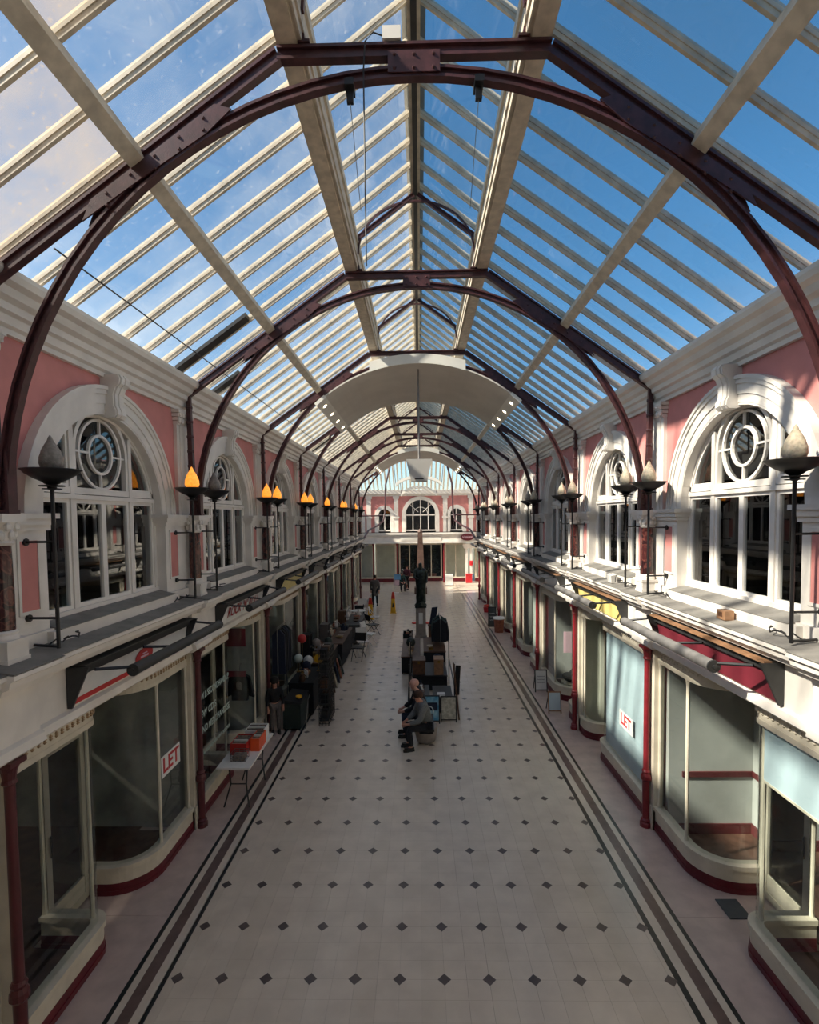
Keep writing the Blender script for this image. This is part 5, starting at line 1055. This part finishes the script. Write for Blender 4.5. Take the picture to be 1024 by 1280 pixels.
single('hand_trolley', M['wire'], lambda q: q.tube([(0, 0, .01), (0, .25, .55)], .012, 6).tube([(.0, .0, .01), (0, -.1, .01)], .012, 6).tube([(0, .25, .55), (0, .45, .60)], .012, 6), 'thin metal trolley handle leaning by the dark green cabinet', 'handle', (-2.66, 11.8, 0))
table('dark cloth covered stall table with ornaments behind the cabinet', -3.24, -2.62, 12.5, 13.9, .8, 'blackfab', skirt='blackfab')
table('dark stall table heaped with ornaments before the third shop column', -3.3, -2.6, 14.1, 16.2, .85, 'wood', skirt='blackfab')
table('low dark stall table heaped with pale crockery', -3.3, -2.5, 16.5, 19.0, .8, 'wood', skirt='darkcloth')
table('far stall table heaped with crockery near the yellow cones', -3.2, -2.3, 19.6, 22.0, .75, 'charcoal', skirt='greycoat')
scatter(6, -3.22, -2.65, 12.55, 13.25, .8, 'on the dark cloth covered table', 1.1); scatter(14, -3.27, -2.62, 14.6, 16.1, .85, 'on the table before the third column', 1.25)
scatter(14, -3.27, -2.55, 17.25, 18.9, .8, 'on the low crockery table', 1.25, ['plate', 'jug', 'vase', 'figurine', 'trinket_box']); scatter(14, -3.15, -2.35, 20.25, 21.9, .75, 'on the far crockery table', 1.25, ['plate', 'jug', 'trinket_box', 'vase'])
for lab, m, x, y, z, r in (('yellow', 'conesyellow', -2.69, 13.55, 1.12, .12), ('white', 'ceramic', -2.94, 13.45, 1.1, .13), ('pale green', 'greenblind', -3.2, 13.45, 1.15, .12), ('red', 'redpaint', -3.17, 13.78, 1.6, .12)):
    t = Thing('globe_lamp', '%s globe lamp on a thin stand in the bric-a-brac stall' % lab, 'lamp', (x, y, .801)); z0 = .801
    t.part('globe', M[m], lambda q: q.lathe([(r*math.sin(PI*k/8), z-z0-r*math.cos(PI*k/8)) for k in range(9)], (0, 0, 0), 14), smooth=True); t.part('stand', M['brass'], lambda q: q.lathe([(.06, 0), (.06, .015), (.012, .03), (.012, z-z0-r+.01)], (0, 0, 0), 8))
t = Thing('grid_tower', 'tall black wire grid display tower of small cards beside the stall', 'display rack', (-2.25, 12.25, 0), (0, 0, 0))
def grid(q):
    for x in (-2.36, -2.14):
        for k in range(8): y = 11.83+k*.12; q.tube([(x, y, 0.005), (x, y, 1.72)], .008, 4)
        for k in range(15): z = .06+k*.115; q.tube([(x, 11.83, z), (x, 12.67, z)], .006, 4)
    for y in (11.83, 12.67):
        for k in range(15): z = .06+k*.115; q.tube([(-2.36, y, z), (-2.14, y, z)], .006, 4)
        for x in (-2.29, -2.21): q.tube([(x, y, 0.005), (x, y, 1.72)], .007, 4)
t.part('wire_grid', M['black'], grid)
for k in range(5): t.part('shelf', M['charcoal'], lambda q: q.box(-2.35, -2.15, 11.84, 12.66, .12+k*.36, .15+k*.36))
for k in range(5):
    for j in range(3): t.part('card_stack', M[['charcoal', 'blackfab', 'wood'][(k+j) % 3]], lambda q: q.box(-2.33, -2.17, 11.9+j*.26, 12.08+j*.26, .15+k*.36, .34+k*.36))
def chair(lab, loc, rz, m, grp=None):
    t = Thing('folding_chair', lab, 'chair', loc, None, grp, None, rz)
    t.part('seat', M[m], lambda q: q.box(-.2, .2, -.2, .2, .43, .46)); t.part('backrest', M[m], lambda q: q.hexa([(-.2, .2, .62), (.2, .2, .62), (.2, .22, .62), (-.2, .22, .62), (-.2, .27, .88), (.2, .27, .88), (.2, .29, .88), (-.2, .29, .88)]))
    for x in (-.19, .17):
        t.part('leg', M[m], lambda q: q.tube([(x+.01, -.24, .012), (x+.01, .27, .86)], .012, 5)); t.part('leg', M[m], lambda q: q.tube([(x+.01, .26, .012), (x+.01, -.16, .44)], .012, 5))
chair('white folding chair with black seat at the stall aisle', (-2.05, 18.3, 0), .3, 'ceramic'); chair('black folding chair before the white chair at the stall', (-2.1, 17.45, 0), -.2, 'black'); chair('far white folding chair near the crockery table', (-1.95, 19.5, 0), 1.2, 'signwhite')
chair('dark grey folding chair beside the far crockery table', (-1.95, 21.2, 0), 2.2, 'charcoal')
for k in range(5):
    single('picture_stack', M[['wood', 'sack', 'navy', 'terracotta', 'darkgreen'][k]], lambda q: q.hexa([(-.25, -.02, 0), (.25, -.02, 0), (.25, .02, 0), (-.25, .02, 0), (-.25, .1, .5), (.25, .1, .5), (.25, .14, .5), (-.25, .14, .5)]), '%s framed picture leaning in the row beside the stall tables' % ['brown', 'cream', 'navy', 'terracotta', 'dark green'][k], 'picture', (-2.42, 14.4+k*.42, 0), rz=PI/2+.2)
single('plant_pot', M['terracotta'], lambda q: q.lathe([(.1, 0), (.13, .22), (.15, .24), (.14, .26), (.05, .25)], (0, 0, 0), 12), 'terracotta pot standing by the third shop column', 'pot', (-3.15, 16.35, .0))
for n_, x, y, h in (('cone', -2.36, 24.6, 1.03), ('cone', -1.36, 26.2, 1.06)):
    t = Thing('safety_cone', 'slim yellow safety cone with red top, %s' % ('closer to the shaded shops' if x < -2 else 'out in the middle of the aisle'), 'cone', (x, y, 0))
    t.part('body', M['conesyellow'], lambda q: q.prism_z([(-.16, -.14), (.16, -.14), (.16, .14), (-.16, .14)], 0, .02).hexa([(-.13, -.12, .02), (.13, -.12, .02), (.13, .12, .02), (-.13, .12, .02), (-.09, -.05, .72), (.09, -.05, .72), (.09, .05, .72), (-.09, .05, .72)])); t.part('top', M['conered'], lambda q: q.hexa([(-.1, -.06, .72), (.1, -.06, .72), (.1, .06, .72), (-.1, .06, .72), (-.05, -.03, h), (.05, -.03, h), (.05, .03, h), (-.05, .03, h)])); t.part('pictogram', M['black'], lambda q: q.hexa([(-.05, -.115, .3), (.05, -.115, .3), (.05, -.1, .3), (-.05, -.1, .3), (-.02, -.09, .5), (.03, -.09, .5), (.03, -.07, .5), (-.02, -.07, .5)]))
t = Thing('garment_rail', 'garment rail of dark navy clothes before the stall shop window', 'garment rail', (-3.43, 12.75, 0), (-3.43, 12.75, 0))
t.part('rail', M['wire'], lambda q: q.tube([(0, -.42, .01), (0, -.42, 2.2), (0, .42, 2.2), (0, .42, .01)], .013, 6))
for k in range(5):
    c = Thing('hanging_garment', 'dark navy garment on the rail before the stall shop window', 'garment', (-3.43, 12.45+k*.15, 1.05), None, 'garments on the navy rail')
    m_ = M[['navy', 'blackfab', 'darkcloth'][k % 3]]
    c.part('body', m_, lambda q: q.hexa([(-.16, -.05, 0), (.16, -.05, 0), (.16, .05, 0), (-.16, .05, 0), (-.15, -.04, .95), (.15, -.04, .95), (.15, .04, .95), (-.15, .04, .95)]).hexa([(-.15, -.04, .95), (.15, -.04, .95), (.15, .04, .95), (-.15, .04, .95), (-.04, -.03, 1.07), (.04, -.03, 1.07), (.04, .03, 1.07), (-.04, .03, 1.07)]))
    c.part('hook', M['wire'], lambda q: q.tube([(0, 0, 1.07), (0, 0, 1.135)], .006, 5))
def cafe(lab, x, y, m):
    t = Thing('cafe_table', lab, 'table', (x, y, 0)); t.part('top', M[m], lambda q: q.lathe([(.34, .70), (.35, .715), (.34, .73)], (0, 0, 0), 18)); t.part('stem', M['black'], lambda q: q.lathe([(.03, .02), (.025, .7)], (0, 0, 0), 8)); t.part('base', M['black'], lambda q: q.lathe([(.22, 0), (.2, .02), (.03, .04)], (0, 0, 0), 12))
cafe('pale round cafe table between the crockery table and the cones', -2.75, 22.9, 'signwhite'); cafe('grey round cafe table beside the far shaded shops', -2.8, 25.6, 'grey')
chair('white folding chair at the pale round cafe table', (-2.0, 22.85, 0), PI/2, 'ceramic'); chair('black folding chair behind the pale round cafe table', (-2.75, 23.6, 0), PI, 'black'); chair('white folding chair at the grey round cafe table', (-2.8, 24.95, 0), 0, 'signwhite')
for k, (x, y) in enumerate(((-3.15, 14.35), (-3.12, 17.0), (-3.0, 20.0))):
    z0 = (.85, .8, .75)[k]
    t = Thing('display_case', '%s shelved display case standing on the stall table' % ('tall dark', 'grey', 'brown')[k], 'display case', (x, y, z0+.001))
    hh = (.75, .55, .5)[k]; m_ = M[('blackfab', 'greycoat', 'wood')[k]]
    t.part('back', m_, lambda q: q.box(-.15, -.13, -.2, .2, 0, hh))
    for yy in (-.2, .18): t.part('side', m_, lambda q: q.box(-.13, .1, yy, yy+.02, 0, hh))
    for z in (0, hh/2, hh-.02): t.part('shelf', m_, lambda q: q.box(-.13, .1, -.18, .18, z, z+.02))
# right-hand boards
board('wood_board', 'blueblind', 3.10, 3.42, 12.55, .52, 'wooden framed A board with a pale blue notice before the pink poster')
t = board('picture_board', 'paper', 3.12, 3.46, 14.1, .6, 'white A board with handwritten lines beside the red column')
for k in range(3): t.part('writing', M['hairdark'], lambda q: q.tube([(-.1+j*.02, (.4-k*.08)*.14-.004+.004, .42-k*.08+.012*math.sin(j*2.1+k)) for j in range(11)], .005, 4))
t = board('chalk_board', 'slate', 2.95, 3.3, 22.4, .9, 'black A board with chalk lines by the far shops')
for k in range(3): t.part('chalk_line', M['paper'], lambda q: q.tube([(-.1+j*.02, (.62-k*.14)*.14-.002, .62-k*.14+.02*math.sin(j*1.7+k)) for j in range(11)], .007, 4))
t = Thing('wicker_basket', 'pinkish wicker basket stand with white rim beside the black A board', 'basket', (3.28, 21.6, 0)); t.part('basket', M['terracotta'], lambda q: q.lathe([(.18, 0), (.2, .3), (.22, .55)], (0, 0, 0), 14)); t.part('rim', M['paper'], lambda q: q.lathe([(.22, .55), (.27, .58), (.22, .63), (.1, .6)], (0, 0, 0), 14))
t = Thing('red_flower_tub', 'red tub of flowers by the far column on the sunlit side', 'tub', (3.35, 26.2, 0)); t.part('tub', M['postred'], lambda q: q.lathe([(.12, 0), (.16, .25), (.14, .26)], (0, 0, 0), 10)); t.part('blooms', M['conered'], lambda q: [q.lathe([(.02, 0), (.06, .03), (.07, .07), (.02, .1)], (.09*math.cos(k*1.3), .09*math.sin(k*1.3), .26+.03*(k % 2)), 7) for k in range(6)])
# crossing furniture
t = Thing('card_stand', 'white floor stand with a sky blue card in the crossing', 'stand', (-1.45, 33.2, 0)); t.part('card', M['skyblue'], lambda q: q.box(-.22, .22, -.01, .01, .85, 1.2)); t.part('leaflet', M['pinkpaper'], lambda q: q.box(-.16, .14, -.01, .01, .5, .83)); t.part('stem', M['whitegloss'], lambda q: q.box(-.22, -.19, -.02, .02, .02, 1.2).box(-.25, .1, -.15, .15, 0, .02))
board('picture_board', 'paper', 1.75, 2.35, 36.2, .9, 'white A board standing in the crossing before the gallery')
def plant(lab, loc, h, r, m, flow=False, n=130, seed=1):
    rr = random.Random(seed); t = Thing('potted_plant', lab, 'plant', loc)
    t.part('pot', M['terracotta'], lambda q: q.lathe([(r*.3, 0), (r*.4, h*.16), (r*.42, h*.18), (.02, h*.17)], (0, 0, 0), 12)); t.part('stem', M['wood'], lambda q: q.tube([(0, 0, h*.15), (.02, 0, h*.5), (0, 0, h*.85)], .02, 5))
    def lv(q):
        for _ in range(n):
            z = rr.uniform(.22, 1)*h; a = rr.uniform(0, 2*PI); d = r*math.sqrt(rr.random())*(1.1-.75*z/h if h > 1.5 else 1); c = Vector((d*math.cos(a), d*math.sin(a), z)); u = Vector((rr.uniform(-1, 1), rr.uniform(-1, 1), rr.uniform(-.6, .6))).normalized()*.09*max(1, h/2); v = u.cross(Vector((0, 0, 1))).normalized()*.035*max(1, h/2)
            q.quad(c-u, c+v, c+u, c-v)
    lf = t.part('foliage', M[m], lv, kind='stuff')
    if flow: t.part('flowers', M['flower'], lambda q: [q.lathe([(.01, 0), (.06, .03), (.07, .07), (.01, .1)], (r*.8*math.cos(k*1.1), r*.8*math.sin(k*1.1), h*(.8+.04*(k % 4))), 7) for k in range(7)])
plant('potted plant with white flowers beside the far people', (-.95, 35.6, 0), 1.3, .3, 'foliage', True, 90, 4)
plant('tall dark evergreen tree behind the end entrance glass, beside the obelisk', (-.75, 40.2, 0), 2.75, .7, 'foliage', False, 420, 5)
plant('second dark evergreen tree behind the end entrance glass', (1.05, 40.2, 0), 2.7, .6, 'foliage', False, 380, 6)
plant('small leafy plant behind glass in the pale green shop window', (4.05, T(3)+3.1, .02), .6, .16, 'foliage', False, 60, 8)
for lab, es in USED.items():
    for e in es:
        if len(es) > 1: e['group'] = es[0]['label']+' set'
